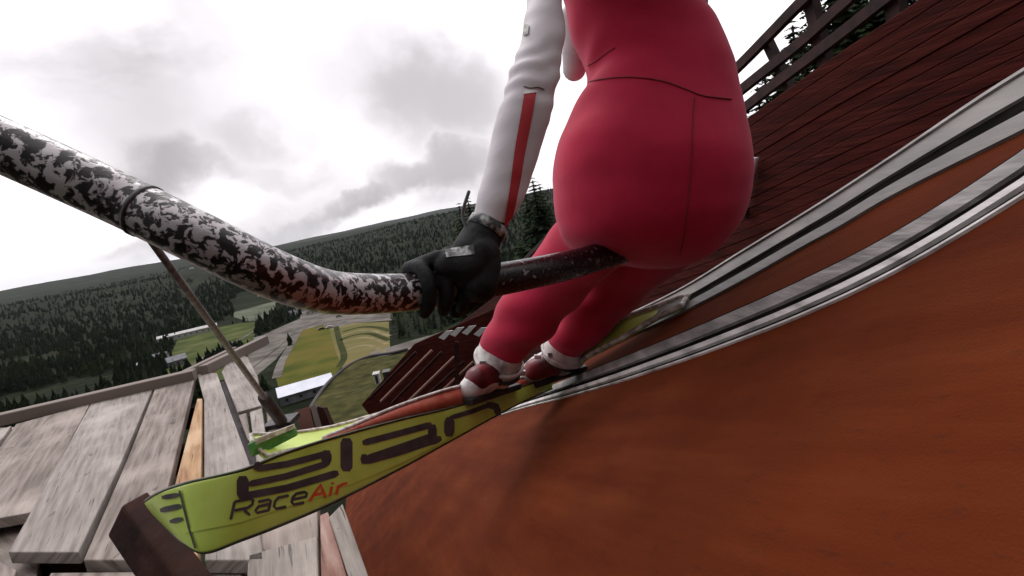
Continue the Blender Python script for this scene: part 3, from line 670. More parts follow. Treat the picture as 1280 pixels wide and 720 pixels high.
# ============================================================ PLATFORM
def plank_uv(bm, poly):
    P = [platpt(x, y) for x, y in poly]; best = max(((P[(k+1)%len(P)]-P[k]) for k in range(len(P))), key=lambda v: v.length); d = best.normalized(); s = Vector((0,0,1)).cross(d)
    uv = bm.loops.layers.uv.new('uv'); o = poly[0][0]*.37
    for f in bm.faces:
        for l in f.loops: l[uv].uv = (l.vert.co.dot(s)+l.vert.co.z+o, l.vert.co.dot(d)+o*2)
def platform():
    root = empty('wooden_platform', platpt(260,560))
    planks = [([(20,530),(112,505),(40,640),(-70,660)], 'plank', 0), ([(-80,570),(14,532),(-78,662),(-200,720)], 'plank2', 0),
        ([(114,504),(191,485),(150,580),(98,690),(10,690)], 'plank2', 0),
        ([(194,485),(243,473),(212,600),(190,700),(104,700),(160,572)], 'plank', 0),
        ([(247,500),(253,500),(252,600),(248,700),(196,700),(222,598)], 'plankorange', .01),
        ([(246,466),(271,466),(290,520),(316,590),(330,700),(256,700),(255,598),(255,500)], 'plank2', .0),
        ([(273,468),(281,466),(318,560),(334,600),(322,604),(306,566)], 'plankdark', -.06),  # sunk strip filling a gap, its shade put into the dark colour
        ([(277,465),(291,438),(309,446),(322,470),(326,507),(297,515)], 'plank2', 0),
        ([(298,519),(308,516),(314,553),(309,548)], 'plank', 0),
        ([(312,515),(327,510),(334,556),(340,600),(324,600),(318,560)], 'plank2', 0),
        ([(331,508),(342,500),(352,520),(356,548),(350,600),(340,600)], 'plank', -.03),
        ([(240,700),(264,690),(297,684),(298,760),(290,900),(210,900)], 'plank', -.05),
        ([(310,694),(352,682),(396,670),(398,740),(420,900),(300,900)], 'plank2', 0),
        ([(399,640),(409,636),(440,740),(478,900),(430,900),(400,740)], 'plankred', -.01),
        ([(411,646),(428,629),(462,724),(524,900),(482,900),(442,740)], 'plank2', 0),
        ([(310,598),(396,598),(396,668),(352,680),(310,692)], 'plank', -.01),
        ([(60,705),(236,702),(206,900),(-60,900)], 'plank', -.03),
        ([(297,684),(309,680),(309,700),(300,900),(291,900),(299,760)], 'plankdark', -.09),  # another gap strip, shade between planks put into its colour
        ([(332,604),(396,560),(412,600),(398,596),(334,640)], 'plankred', -.05)]
    planks += [([(-340,545),(70,516),(24,760),(-300,900)], 'plank', -.085)]
    planks += [([(-260,640),(-85,655),(18,705),(-60,900),(-500,900)], 'plank', -.02)]
    for poly, mat, dz in planks:
        bm = bmesh.new(); prism(bm, [platpt(x, y, PZ) + Vector((0,0,dz)) for x, y in poly], Vector((0,0,-.045))); fixn(bm)
        plank_uv(bm, poly); o = bevel(ob('plank', bm, M_[mat]), .004, 2); o.parent = root; o.matrix_parent_inverse = root.matrix_basis.inverted()
    # far edge beam and joists
    for a, b, r_ in (((-60,540),(242,470),.05),((262,462),(338,424),.035),((240,468),(300,438),.03)):
        bm = bmesh.new(); p, q = platpt(*a, PZ+.03), platpt(*b, PZ+.03); d = (q-p)/2; s = d.cross(Vector((0,0,1))).normalized()
        box(bm, (p+q)/2 - s*.05, d, s*r_, Vector((0,0,.04))); o = bevel(ob('edge_beam', bm, M_['plank']), .006); o.parent = root; o.matrix_parent_inverse = root.matrix_basis.inverted()
    for y in (1.9,2.9,3.7):
        bm = bmesh.new(); box(bm, Vector((-1.5-y*.28,y,PZ-.17)), Vector((.5,0,0)), Vector((0,.04,0)), Vector((0,0,.07))); o = ob('joist', bm, M_['beam']); o.parent = root; o.matrix_parent_inverse = root.matrix_basis.inverted()
    tag(root, 'weathered grey plank platform with gaps, beside the rust-red inrun', 'platform')
platform()
def stub():
    root = empty('stub_boards', platpt(400,545,-1.0))
    for q, m in (([(368,514),(386,508),(398,556),(382,562)], 'plankred'), ([(388,508),(394,506),(408,552),(400,556)], 'plank2'), ([(396,508),(404,510),(420,548),(410,552)], 'beam')):
        bm = bmesh.new(); prism(bm, [W(x, y, 3.0) for x, y in q], F*.06+Vector((0,0,-.01))); fixn(bm); o = ob('board', bm, M_[m]); o.parent = root; o.matrix_parent_inverse = root.matrix_basis.inverted()
    tag(root, 'short red and white upright boards at the end of the platform', 'boards')
stub()
bm = bmesh.new(); A, B = W(168,652,1.16), W(246,760,1.02); s = (B-A).cross(F).normalized()
box(bm, (A+B)/2, (B-A)*.62, s*.036, F*.04); o = bevel(ob('timber_beam', bm, M_['beam']), .006); tag(o, 'dark brown timber beam in the lower left corner beside the ski tip', 'beam')
# ============================================================ START BAR
barpts = [(-140,118,.62),(-40,163,.63),(60,208,.645),(160,254,.66),(250,298,.66),(350,346,.70),(420,366,.80),(500,366,.90),(560,360,.96),(620,350,1.01),(700,334,1.12),(760,318,1.24),(800,308,1.33),(870,296,1.46)]
bar3 = [P3(p) for p in barpts]
BAR = catmull(bar3, 10); BR = .031
root = empty('start_bar', bar3[3])
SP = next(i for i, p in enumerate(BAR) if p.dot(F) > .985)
bm = bmesh.new(); tube(bm, BAR[:SP+1], BR, 36); ob('bar_tube', bm, M_['bar'], root, True)
bm = bmesh.new(); tube(bm, BAR[SP:], [BR+.0008]+[BR*.96]*(len(BAR)-SP-1), 36); ob('shaded_section', bm, M_['barshade'], root, True)  # darker colour stands for shade and dark reflection under the athlete
bm = bmesh.new(); q = BAR[36:40]; tube(bm, [BAR[32], BAR[32].lerp(BAR[33],.55)], BR+.0015, 24); ob('clamp', bm, M_['darkmetal'], root, True)
bm = bmesh.new(); q = BAR[-1]; tube(bm, [BAR[-1], BAR[-1]+(BAR[-1]-BAR[-2]).normalized()*.006], BR+.001, 24); ob('end_cap', bm, M_['bootdark'], root)
tag(root, 'start bar tube with peeling white and dark maroon paint held by the athlete', 'start bar')
# brace rod
A = W(178,286,.665); B = platpt(352,527,PZ-.02)
root = empty('brace_rod', B)
bm = bmesh.new(); tube(bm, [A, A.lerp(B,.12), A.lerp(B,.6), B], [.0045,.006,.010,.012], 12); ob('rod', bm, M_['metal'], root, True)
bm = bmesh.new(); tube(bm, [A.lerp(B,.62), B], [.022,.030], 12); ob('socket', bm, M_['darkmetal'], root, True)
bm = bmesh.new(); box(bm, B+Vector((0,0,.0)), Vector((.07,0,0)), Vector((0,.07,0)), Vector((0,0,.012))); ob('foot_plate', bm, M_['darkmetal'], root)
tag(root, 'thin metal brace rod running from the start bar down to the planks', 'rod')
# ============================================================ SKIS
# stations: top edge px, lower edge px, depth; the running base faces the camera
st = [((180,628),(196,648),1.09,1.08),((192,620),(212,664),1.04,1.03),((212,611),(230,680),1.0,.985),((240,603),(256,691),.975,.96),((300,589),(300,676),1.0,.985),((350,569),(350,657),1.07,1.05),((415,548),(415,629),1.19,1.165),((500,525),(500,586),1.42,1.40),((560,511),(560,553),1.60,1.58),((640,488),(640,509),1.86,1.84),((692,470),(690,486),2.04,2.03)]
TOPS = catmull([Vector((a[0], a[1], d)) for a, b, d, e in st], 10); BOTS = catmull([Vector((b[0], b[1], e)) for a, b, d, e in st], 10)
def SK(x, t):
    """point of the ski face at image column x along its upper edge, t across (0 upper, 1 lower); returns 3-D"""
    k = 0
    while k < len(TOPS)-2 and TOPS[k+1].x < x: k += 1
    f = (x-TOPS[k].x)/(TOPS[k+1].x-TOPS[k].x); a = TOPS[k].lerp(TOPS[k+1], f); b = BOTS[k].lerp(BOTS[k+1], f)
    return W(*a).lerp(W(*b), t)
def SKpx(x, y, lift=0):
    """3-D point on the ski face under picture point (x, y)"""
    lo, hi = TOPS[0].x, TOPS[-1].x; xx = x
    for it in range(30):
        k = 0
        while k < len(TOPS)-2 and TOPS[k+1].x < xx: k += 1
        f = (xx-TOPS[k].x)/(TOPS[k+1].x-TOPS[k].x); a = TOPS[k].lerp(TOPS[k+1], f); b = BOTS[k].lerp(BOTS[k+1], f)
        t = (y-a.y)/(b.y-a.y); xx += (x-(a.x+(b.x-a.x)*t))*.7
    p = W(a.x+(b.x-a.x)*t, a.y+(b.y-a.y)*t, a.z+(b.z-a.z)*t)
    return p - F*lift
NS_ = -F
ski = empty('ski', SK(600,.5))
bm = bmesh.new(); rows = []
TH = F*.010
for a, b in zip(TOPS, BOTS):
    p, q = W(*a), W(*b); r = [p.lerp(q, t) for t in (0,.04,.2,.4,.6,.8,.96,1)]
    r2 = [v - F*(.0025*math.sin(math.pi*i/7)) for i, v in enumerate(r)]
    rows.append([bm.verts.new(v) for v in r2] + [bm.verts.new(v+TH) for v in r2[::-1]])
for a, b in zip(rows, rows[1:]):
    n = len(a)
    for k in range(n): bm.faces.new((a[k], a[(k+1)%n], b[(k+1)%n], b[k]))
bm.faces.new(rows[0]); bm.faces.new(rows[-1][::-1]); fixn(bm)
ob('ski_base', bm, M_['green'], ski, True)
# steel edges
for E_ in (TOPS, BOTS):
    bm = bmesh.new(); tube(bm, [W(*v)+F*.003 for v in E_], .0036, 8); ob('ski_edge', bm, M_['skiedge'], ski, True)
# orange top sheet showing above the base
bm = bmesh.new(); rows = []
ou = catmull([Vector(v) for v in ((400,551,1.17),(430,538,1.24),(500,508,1.44),(575,484,1.66),(640,476,1.88),(690,464,2.05))], 8)
for v in ou:
    k = SK(v.x+2, 0); rows.append([bm.verts.new(W(v.x,v.y,v.z)+F*.02), bm.verts.new(k+F*.004), bm.verts.new(k+F*.016), bm.verts.new(W(v.x,v.y,v.z)+F*.036)])
for a, b in zip(rows, rows[1:]):
    for k in range(4): bm.faces.new((a[k], a[(k+1)%4], b[(k+1)%4], b[k]))
bm.faces.new(rows[0]); bm.faces.new(rows[-1][::-1]); fixn(bm); ob('top_sheet', bm, M_['orange'], ski, True)
bm = bmesh.new(); tube(bm, [W(v.x, v.y, v.z)+F*.02 for v in ou[:-4]], .005, 6); ob('sheet_rim', bm, M_['skitail'], ski, True)
tag(ski, 'near lime green ski with large grey lettering on its face, tip towards the lower left', 'ski', 'skis of the athlete')
def stroke(bm, pts, w, lift=.0045):
    """flat painted stroke through picture points, laid on the ski face; w in picture pixels (vertical)"""
    P = []
    for (x0,y0), (x1,y1) in zip(pts, pts[1:]):
        n = max(1, int(math.hypot(x1-x0,y1-y0)/5))
        P += [(x0+(x1-x0)*k/n, y0+(y1-y0)*k/n) for k in range(n)]
    P.append(pts[-1]); rows = []
    for i, (x, y) in enumerate(P):
        a = P[max(0,i-1)]; b = P[min(len(P)-1,i+1)]; tx, ty = b[0]-a[0], b[1]-a[1]; l = math.hypot(tx,ty) or 1; q_ = w*(.6 if w > 5 and i in (0, len(P)-1) else 1); nx, ny = -ty/l*q_/2, tx/l*q_/2
        rows.append([bm.verts.new(SKpx(x+nx*j, y+ny*j, lift)) for j in (-1,0,1)])
    for a, b in zip(rows, rows[1:]):
        for k in range(2): bm.faces.new((a[k], a[k+1], b[k+1], b[k]))
def letters():
    bm = bmesh.new()
    # e : stacked swept bars
    stroke(bm, [(322,585),(360,579),(410,566)], 8)            # top bar
    stroke(bm, [(319,585),(326,577)], 8)
    stroke(bm, [(409,562),(409,580)], 13)                      # right bowl
    stroke(bm, [(312,604),(360,594),(412,578)], 8)            # middle bar
    stroke(bm, [(305,594),(305,622)], 15)                      # left spine
    stroke(bm, [(306,619),(360,609),(424,590)], 9)            # lower bar
    # l
    stroke(bm, [(434,547),(434,588)], 15)
    # a
    stroke(bm, [(454,553),(500,541),(540,530)], 8)
    stroke(bm, [(541,530),(541,553)], 11)
    stroke(bm, [(458,572),(500,558),(540,544)], 7)
    stroke(bm, [(456,567),(456,579)], 10)
    stroke(bm, [(457,577),(500,565),(546,550)], 7)
    stroke(bm, [(536,553),(552,547)], 9)
    # n
    stroke(bm, [(562,521),(562,545)], 13)
    stroke(bm, [(562,522),(590,514),(614,505)], 6)
    stroke(bm, [(608,505),(620,508),(624,519)], 9)
    for f in bm.faces: f.smooth = True
    ob('brand_lettering', bm, M_['ink'], ski)
    # stripes on the tip
    bm = bmesh.new()
    stroke(bm, [(204,621),(226,617)], 6); stroke(bm, [(202,637),(228,631)], 7); stroke(bm, [(214,651),(230,647)], 6); stroke(bm, [(226,612),(238,660),(246,684)], 2.5)
    ob('tip_stripes', bm, M_['ink'], ski)
    bm = bmesh.new(); stroke(bm, [(232,663),(300,650),(360,630),(420,612)], 5, .004); stroke(bm, [(430,606),(500,576),(560,546)], 6, .004); ob('face_line', bm, M_['green'], ski)  # raised strokes in the face green along its lower half
    # small line: Race + red letters
    def glyph(bm, strokes, x0, y0, w, h, wd):
        ux, uy = 1, -.215; sl = .22
        for s in strokes:
            stroke(bm, [(x0+a*w*ux+ (b)*h*sl, y0+a*w*uy-b*h) for a, b in s], wd)
    gl = {'R': [[(0,0),(0,1)],[(0,1),(.8,1),(1,.85),(1,.62),(.8,.48),(.1,.48)],[(.55,.48),(1,0)]],
          'a': [[(.1,.7),(.8,.7),(.95,.6),(.95,0)],[(.95,.42),(.2,.40),(.05,.2),(.2,.02),(.95,.04)]],
          'c': [[(.95,.7),(.2,.7),(0,.5),(0,.2),(.2,0),(.95,0)]],
          'e': [[(.05,.36),(.95,.36),(.95,.58),(.75,.72),(.2,.72),(0,.5),(0,.2),(.2,0),(.9,0)]],
          'A': [[(0,0),(.5,1),(1,0)],[(.2,.35),(.8,.35)]], 'i': [[(.3,0),(.3,.7)],[(.3,.88),(.3,1)]], 'r': [[(.1,0),(.1,.7)],[(.1,.5),(.4,.7),(.9,.7)]]}
    bm = bmesh.new(); x, y = 290, 648
    for ch, w, h in (('R',24,22),('a',19,21),('c',17,20),('e',18,19)):
        glyph(bm, gl[ch], x, y, w, h, 3.6); x += w+5; y -= (w+5)*.235
    ob('model_lettering', bm, M_['ink'], ski)
    bm = bmesh.new()
    for ch, w, h in (('A',20,18),('i',4,17),('r',14,16)):
        glyph(bm, gl[ch], x, y, w, h, 3.6); x += w+4; y -= (w+4)*.245
    ob('red_lettering', bm, M_['inkred'], ski)
letters()
# the other ski, flat in the far track
ski2 = empty('ski', W(700,462,2.12))
cl = catmull([Vector(v) for v in ((856,376,1.57),(842,381,1.60),(800,400,1.70),(750,425,1.85),(700,458,2.05),(640,484,2.12),(560,505,2.0),(480,528,1.82),(410,546,1.62),(350,553,1.45),(318,557,1.38))], 8)
bm = bmesh.new(); rows = []
hw_ = lambda i: (.012 if i == 0 else .026 if i < 12 else .026+.020*min(1,(i-12)/6) if i < 40 else .040)
for i, v in enumerate(cl):
    p = W(*v)
    t = (W(*cl[min(i+1,len(cl)-1)])-W(*cl[max(i-1,0)])).normalized(); s = t.cross(DN).normalized()
    tt = min(1, i/40); s = (s*(1-tt) + t.cross(F*-.6+Vector((0,0,.5))).normalized()*tt).normalized(); n = s.cross(t).normalized()
    w = hw_(i)*(.012/.03 if i > len(cl)-3 else 1); w = max(w, .012)
    rows.append([bm.verts.new(p-s*w), bm.verts.new(p+s*w), bm.verts.new(p+s*w-n*.012), bm.verts.new(p-s*w-n*.012)])
for a, b in zip(rows, rows[1:]):
    for k in range(4): bm.faces.new((a[k], a[(k+1)%4], b[(k+1)%4], b[k]))
bm.faces.new(rows[0]); bm.faces.new(rows[-1][::-1])
segs = [[v.co.copy() for v in r] for r in rows]
fixn(bm); ob('ski_body', bm, M_['green'], ski2)
for j in (0,1):
    bm = bmesh.new(); tube(bm, [r[j] for r in segs], [.0055+.004*abs(noise.noise(Vector((q*1.7,j,0))))+(.003 if q < 30 else 0) for q in range(len(segs))], 6); ob('ski_edge', bm, M_['skitail'], ski2, True)
bm = bmesh.new(); tube(bm, [segs[0][0], segs[0][1]], .008, 6); ob('tail_cap', bm, M_['skitail'], ski2)
bm = bmesh.new()
a = segs[2]; b = segs[12]; up_ = (a[0]-a[3]).normalized()*.003
prism(bm, [a[0].lerp(a[1],.2)+up_, a[0].lerp(a[1],.75)+up_, b[0].lerp(b[1],.75)+up_, b[0].lerp(b[1],.2)+up_], up_*.3); fixn(bm); ob('tail_pad', bm, M_['trackgrey'], ski2)
bm = bmesh.new()
v0 = W(312,551,1.36); prism(bm, [W(308,556,1.36), W(330,546,1.38), W(368,534,1.46), W(371,545,1.46), W(340,561,1.40), W(314,572,1.36)], F*.012); fixn(bm)
bevel(ob('ski_tip', bm, M_['skigreen2'], ski2), .003)
bm = bmesh.new(); prism(bm, [W(318,549,1.355), W(366,531,1.45), W(367,536,1.45), W(320,556,1.355)], F*.012); fixn(bm); ob('tip_rim', bm, M_['skitail'], ski2)
tag(ski2, 'far green ski with frayed pale edges, tail lying in the far track', 'ski', 'skis of the athlete')
# ============================================================ ATHLETE
def ring_loft(bm, rings, seg=40, sc=1.0):
    """rings: (y, xl, xr, depth, half depth[, squareness]) in picture rows -> stacked elliptical sections"""
    V = catmull([Vector((y, (xl+xr)/2, (xr-xl)/2)) for y, xl, xr, d, b in rings], 6)
    V2 = catmull([Vector((d, b, 0)) for y, xl, xr, d, b in rings], 6)
    out = []
    for a, c in zip(V, V2):
        y, cx, hw = a; d, b = c[0], c[1]
        cen = W(cx, y, d); hx = hw/FOC*d*.965*sc; rr = []
        for k in range(seg):
            t = 2*math.pi*k/seg; cs, sn = math.cos(t), math.sin(t)
            e = .88
            rr.append(bm.verts.new(cen + RT*hx*math.copysign(abs(cs)**e, cs) + F*b*sc*math.copysign(abs(sn)**e, sn)))
        out.append(rr)
    for a, b in zip(out, out[1:]):
        for k in range(seg): bm.faces.new((a[k], a[(k+1)%seg], b[(k+1)%seg], b[k]))
    bm.faces.new(out[0][::-1]); bm.faces.new(out[-1])
torso = [(-135,752,822,1.22,.06),(-112,712,866,1.23,.10),(-80,690,886,1.24,.13),(-40,692,882,1.25,.14),(0,705,861,1.27,.14),(40,711,893,1.28,.145),(83,730,912,1.28,.15),(106,728,917,1.28,.155),(135,714,924,1.28,.165),(174,694,931,1.28,.185),(208,688,935,1.28,.20),(245,688,932,1.29,.205),(277,692,922,1.30,.205),(300,701,906,1.31,.19),(318,724,888,1.33,.16),(329,765,868,1.35,.11),(335,800,846,1.36,.05)]
HL, HR = W(772,272,1.34), W(852,272,1.36)
KL, KR = W(696,348,1.60), W(778,345,1.68)
AL, AR = W(626,436,1.80), W(706,432,1.93)
def legs(bm, k=1.0):
    capsule(bm, [HL, HL.lerp(KL,.5)+UP*.01, KL, KL.lerp(AL,.45)+F*.0, AL], [.10*k,.098*k,.094*k,.096*k,.074*k], 24)
    capsule(bm, [HR, HR.lerp(KR,.5)+UP*.01, KR, KR.lerp(AR,.45), AR], [.105*k,.105*k,.095*k,.088*k,.066*k], 24)
SLV = [(690,-78,1.14,30),(684,-30,1.09,26),(681,0,1.06,24),(681,35,1.03,28),(677,60,1.01,30),(670,88,1.0,32),(664,108,.99,34),(656,140,.98,35),(642,190,.97,34),(628,240,.96,30),(608,284,.95,23)]
SLR = [(880,-70,1.30,30),(862,0,1.46,24),(868,60,1.55,24),(880,110,1.6,24),(888,170,1.6,22),(886,230,1.56,18),(878,284,1.5,15)]
def arm(bm, S, k=1.0):
    capsule(bm, [W(x,y,d) for x,y,d,r in S], [r*.93/FOC*d*k for x,y,d,r in S], 24, 5)
HEAD = W(800,-215,1.02); 
body_root = empty('person', AR)
# continuous body under the clothes
bm = bmesh.new(); ring_loft(bm, torso, 32, .86); legs(bm, .72); capsule(bm, [W(702,-80,1.16), W(790,-100,1.2), W(872,-78,1.29)], [.045,.06,.045], 20); arm(bm, SLV, .8); arm(bm, SLR, .8)
capsule(bm, [W(787,-120,1.2), W(795,-190,1.08)], [.06,.055], 20)
capsule(bm, [HEAD+Vector((0,.02,-.03)), HEAD+Vector((0,.02,.05))], [.085,.095], 24)
capsule(bm, [HEAD+Vector((0,.105,-.01)), HEAD+Vector((0,.118,-.03))], [.012,.014], 10)      # nose, facing away down the inrun
for sx in (-1,1): capsule(bm, [HEAD+Vector((sx*.092,.02,-.01)), HEAD+Vector((sx*.094,.02,.02))], [.014,.016], 8)
for A_k, t_ in ((AL, Vector((-.55,.1,-.15))), (AR, Vector((-.55,.15,-.12)))):
    capsule(bm, [A_k, A_k+Vector((0,0,-.05)), A_k+t_.normalized()*.13+Vector((0,0,-.06))], [.036,.03,.02], 14)
palm = W(590,316,.94)
capsule(bm, [W(606,288,.95), palm], [.022,.022], 14)
me = remeshed(bm, .010, 3, 'body'); body = link('body', me, M_['skin'], body_root)
# helmet, goggles strap
bm = bmesh.new(); capsule(bm, [HEAD+Vector((0,-.01,.02)), HEAD+Vector((0,.01,.05))], [.125,.125], 32, 4); ob('helmet', bm, M_['helmet'], body_root, True)
bm = bmesh.new()
for k in range(40):
    pass
tube(bm, [HEAD+Vector((.128*math.cos(a), .005+.13*math.sin(a), .03)) for a in [2*math.pi*k/32 for k in range(33)]], .012, 8, cap=False); ob('goggle_strap', bm, M_['bootdark'], body_root, True)
# suit
bm = bmesh.new(); ring_loft(bm, torso, 48); legs(bm)
capsule(bm, [W(712,-82,1.17), W(790,-108,1.20), W(862,-84,1.28)], [.062,.085,.064], 24)
me = remeshed(bm, .0075, 7, 'suit')
rndv = Vector((3.3,1.2,.7))
vs = me.vertices; 
me.update(); nr = [v.normal.copy() for v in vs]
for v, n_ in zip(vs, nr):
    p = v.co; f = noise.noise(p*6+rndv)*.003 + noise.noise(Vector((p.x*9, p.y*9, p.z*30)))*.0012
    # creases gather at the waist and the shins
    k = math.exp(-((p-W(700,400,1.72)).length/.26)**2) + .8*math.exp(-((p-W(735,95,1.2)).length/.12)**2)
    f += k*.006*math.sin(p.dot(Vector((14,6,52)))+3*noise.noise(p*6))
    v.co = p + n_*f
me.update(); suit = link('suit', me, M_['suit'], body_root)
bvh = BVHTree.FromPolygons([v.co for v in me.vertices], [p.vertices for p in me.polygons])
# sleeves
def sleeve(S):
    bm = bmesh.new(); arm(bm, S); me = remeshed(bm, .006, 2, 'sleeve'); 
    me.update(); nr = [v.normal.copy() for v in me.vertices]
    for v, n_ in zip(me.vertices, nr):
        p = v.co; e = W(664,104,.99); k = .55*math.exp(-((p-e).length/.06)**2)
        v.co = p + n_*(k*.006*math.sin(p.z*170+4*noise.noise(p*14)) + .0032*noise.noise(Vector((p.x*14,p.y*14,p.z*26))))
    me.update(); return link('sleeve', me, M_['sleeve'], body_root)
sl = sleeve(SLV); sr = sleeve(SLR)
bvs = BVHTree.FromPolygons([v.co for v in sl.data.vertices], [p.vertices for p in sl.data.polygons])
def hit(b, x, y, lift):
    r = ray(x, y).normalized(); h = b.ray_cast(Vector((0,0,0)), r)
    return None if h[0] is None else h[0] + h[1]*lift
def patch(b, lft, rgt, n, m, lift, name, mat):
    bm = bmesh.new(); a = catmull([Vector((*p,0)) for p in lft], n); c = catmull([Vector((*p,0)) for p in rgt], n); rows = []
    for p, q in zip(a, c):
        row = []
        for j in range(m+1):
            v = p.lerp(q, j/m); h = hit(b, v.x, v.y, lift); row.append(bm.verts.new(h) if h else None)
        rows.append(row)
    for r1, r2 in zip(rows, rows[1:]):
        for j in range(m):
            if all((r1[j], r1[j+1], r2[j+1], r2[j])): bm.faces.new((r1[j], r1[j+1], r2[j+1], r2[j]))
    return ob(name, bm, mat, body_root, True)
patch(bvs, [(656,115),(650,150),(643,190),(637,235),(631,270),(628,290)], [(670,116),(664,150),(656,190),(648,235),(640,270),(634,292)], 8, 4, .0022, 'sleeve_stripe', M_['stripe'])
patch(bvs, [(655,113),(654,119)], [(671,113),(671,116)], 3, 4, .003, 'stripe_end', M_['trackpale'])
patch(bvs, [(654,30),(651,46)], [(662,32),(661,44)], 4, 3, .0025, 'sleeve_badge', M_['trackgrey'])
def seam(pts, b=bvh, r_=.0018, name='seam', mat='seam'):
    q = [hit(b, v.x, v.y, .0008) for v in catmull([Vector((*p,0)) for p in pts], 8)]; q = [v for v in q if v]
    if len(q) > 2: bm = bmesh.new(); tube(bm, q, r_, 6); ob(name, bm, M_[mat], body_root, True)
seam([(730,104),(760,98),(795,97),(830,102),(858,112),(880,120),(914,124)])
seam([(868,121),(866,150),(864,200),(860,250),(856,290),(850,318)], r_=.0013)
seam([(735,82),(748,74),(760,65),(768,60)], r_=.0013)
seam([(655,108),(663,110),(672,109),(680,112)], bvs, .001, 'elbow_seam', 'trackgrey')
# pale front panel glimpsed between arm and waist
bm = bmesh.new(); capsule(bm, [W(716,20,1.38), W(720,60,1.40), W(718,86,1.42)], [.03,.036,.030], 18); ob('front_panel', bm, M_['sleeve'], body_root, True)
# right hand on the bar end
bm = bmesh.new(); capsule(bm, [W(876,284,1.50), W(866,300,1.47)], [.034,.036], 14)
for k in range(4): 
    c = BAR[-2-k*2]; capsule(bm, [c+UP*.040+F*.01, c+UP*.02-F*.036, c-UP*.022-F*.03], [.011,.011,.009], 8, 3)
ob('glove', bm, M_['glove'], body_root, True)
# left glove: palm, cuff, four fingers and thumb round the bar
gb = bmesh.new()
capsule(gb, [W(612,280,.952), W(600,300,.945), W(590,318,.935)], [.031,.035,.036], 20)
capsule(gb, [W(600,318,.93), W(585,333,.925), W(560,332,.915)], [.034,.036,.024], 20)
capsule(gb, [W(606,330,.93), W(600,356,.925)], [.028,.03], 16)
def bar_at(x):
    best = min(BAR, key=lambda p: abs(640+FOC*p.dot(RT)/p.dot(F)-x)); i = BAR.index(best)
    t = (BAR[i+1]-BAR[i-1]).normalized(); return best, t
def finger(x, kx, ky, kd, r_, a_end, name=None, rb=0):
    c, t = bar_at(x); up = (UP - t*UP.dot(t)).normalized(); fr = -t.cross(up); 
    if fr.dot(F) > 0: fr = -fr
    R_ = BR + r_*.92; pts = [W(kx, ky, kd)]
    for a in (115, 70, 25, -20, -55):
        if a < a_end: break
        pts.append(c + up*R_*math.sin(R(a)) + fr*R_*math.cos(R(a)) - t*rb*(1-a/115))
    capsule(gb, pts, [r_*1.12]+[r_*1.05]*(len(pts)-3)+[r_,r_*.85], 14, 4)
finger(516, 548, 322, .915, .0118, -60)
finger(541, 562, 318, .925, .0125, -60)
finger(566, 578, 316, .93, .0122, -60)
finger(590, 596, 322, .935, .0112, -50)
c, t = bar_at(600); capsule(gb, [W(612,318,.95), c+UP*.02+F*.042, c-UP*.03+F*.036 - t*.02, c-UP*.042-t*.05-F*.0], [.017,.016,.0145,.012], 14, 4)
me = remeshed(gb, .0032, 2, 'glove'); gl_ = link('glove', me, M_['glove'], body_root)
bvg = BVHTree.FromPolygons([v.co for v in me.vertices], [p.vertices for p in me.polygons])
patch(bvg, [(556,312),(558,322)], [(592,306),(594,318)], 4, 8, .0012, 'glove_print', M_['glovegrey'])
bm = bmesh.new(); tube(bm, [W(612,279,.953), W(606,290,.949)], [.0345,.0355], 28); ob('glove_cuff', bm, M_['glovegrey'], body_root, True)
bm = bmesh.new(); capsule(bm, catmull([W(584,286,.93), W(578,268,.94), W(586,240,.95)], 3), [.003]*7, 8, 2); ob('glove_loop', bm, M_['bootdark'], body_root, True)
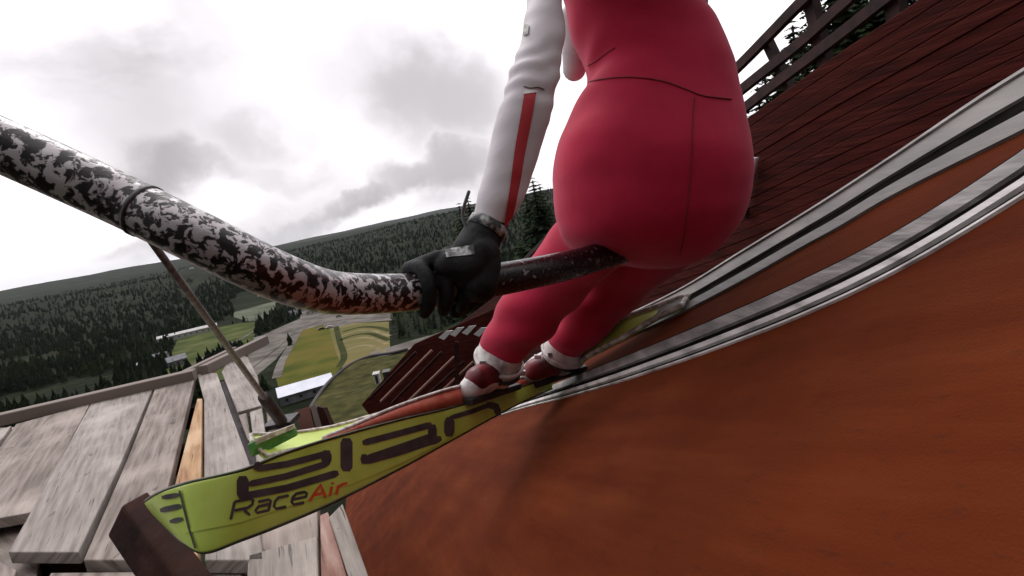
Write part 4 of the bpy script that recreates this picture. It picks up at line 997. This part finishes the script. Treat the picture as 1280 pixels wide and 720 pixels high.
# boots
def boot(A_k, toe, sole, k=1.0):
    bm = bmesh.new(); up = (KL-AL).normalized()
    heel = sole
    capsule(bm, [A_k.lerp(sole,.1), A_k.lerp(sole,.35), A_k.lerp(sole,.7)], [.068*k,.070*k,.056*k], 22)
    capsule(bm, [A_k.lerp(sole,.6), sole+toe*.07+Vector((0,0,.015)), sole+toe*.13+Vector((0,0,.0))], [.05*k,.044*k,.032*k], 18)
    me = remeshed(bm, .006, 2, 'boot'); b = link('boot', me, M_['boot'], body_root)
    bm = bmesh.new()
    for q in (.36,.6):
        c = A_k.lerp(sole, q); r_ = (.082-.028*q)*k; ax = (up.lerp(Vector((0,0,1)),.3)).normalized(); e1 = ax.orthogonal().normalized(); e2 = ax.cross(e1)
        bm2 = bmesh.new(); tube(bm2, [c+(e1*math.cos(a)+e2*math.sin(a))*r_ for a in [2*math.pi*j/28 for j in range(29)]], .0065, 6, cap=False); ob('strap', bm2, M_['bootdark' if q > .5 else 'boot'], b, True)
        bm2 = bmesh.new(); s = c - F*r_*.8 - RT*r_*.62; box(bm2, s, RT*.010, UP*.006, F*.005); ob('buckle', bm2, M_['metal'], b)
    bm.free()
    bm = bmesh.new(); c = sole.lerp(A_k,.25)-F*.012; capsule(bm, [c-RT*.01, c+toe*.10], [.047*k,.036*k], 16); ob('shell_panel', bm, M_['bootred'], b, True)
    bm = bmesh.new(); s = toe.cross(Vector((0,0,1))).normalized(); n = s.cross(toe)
    box(bm, sole+toe*.04-Vector((0,0,.035)), toe*.13, s*.032, n*.010); bevel(ob('sole', bm, M_['bootdark'], b), .004)
    return b
def blk(px, py, d, s, m, name, par):
    bm = bmesh.new(); box(bm, W(px,py,d), RT*s, UP*s*.6, F*s); bevel(ob(name, bm, M_[m], par), .003)
toeL = (SK(560,.2)-SK(640,.2)).normalized(); toeR = (W(560,505,2.0)-W(700,458,2.05)).normalized()
boot(AL, toeL, W(620,476,1.80), 1.1); boot(AR, toeR, W(700,456,1.99), 1.05)
blk(590,471,1.74,.018,'boot','binding',ski); blk(652,466,1.85,.014,'sleeve','binding_heel',ski)
blk(740,438,1.93,.014,'sleeve','binding_heel',ski2); blk(672,446,1.9,.012,'sleeve','binding',ski2)
tag(body_root, 'athlete in crimson suit with white sleeves, seen from behind, gripping the start bar', 'person')
# ------------------------------------------------------------ air
bm = bmesh.new(); box(bm, Vector((0,0,100)), Vector((31000,0,0)), Vector((0,31000,0)), Vector((0,0,700))); hz = ob('haze', bm, None); hz['kind'] = 'stuff'
hm = bpy.data.materials.new('haze'); hm.use_nodes = True; hn = hm.node_tree; hn.nodes.remove(hn.nodes['Principled BSDF'])
pv = hn.nodes.new('ShaderNodeVolumePrincipled'); pv.inputs['Color'].default_value = (.86,.91,.98,1); pv.inputs['Density'].default_value = .000018; pv.inputs['Anisotropy'].default_value = .3
hn.links.new(pv.outputs[0], hn.nodes['Material Output'].inputs['Volume']); hz.data.materials.append(hm)
# ------------------------------------------------------------ view
sc = bpy.context.scene
sc.view_settings.view_transform = 'Standard'; sc.view_settings.look = 'None'; sc.view_settings.gamma = 1; sc.view_settings.use_curve_mapping = False
sc.view_settings.exposure = 0
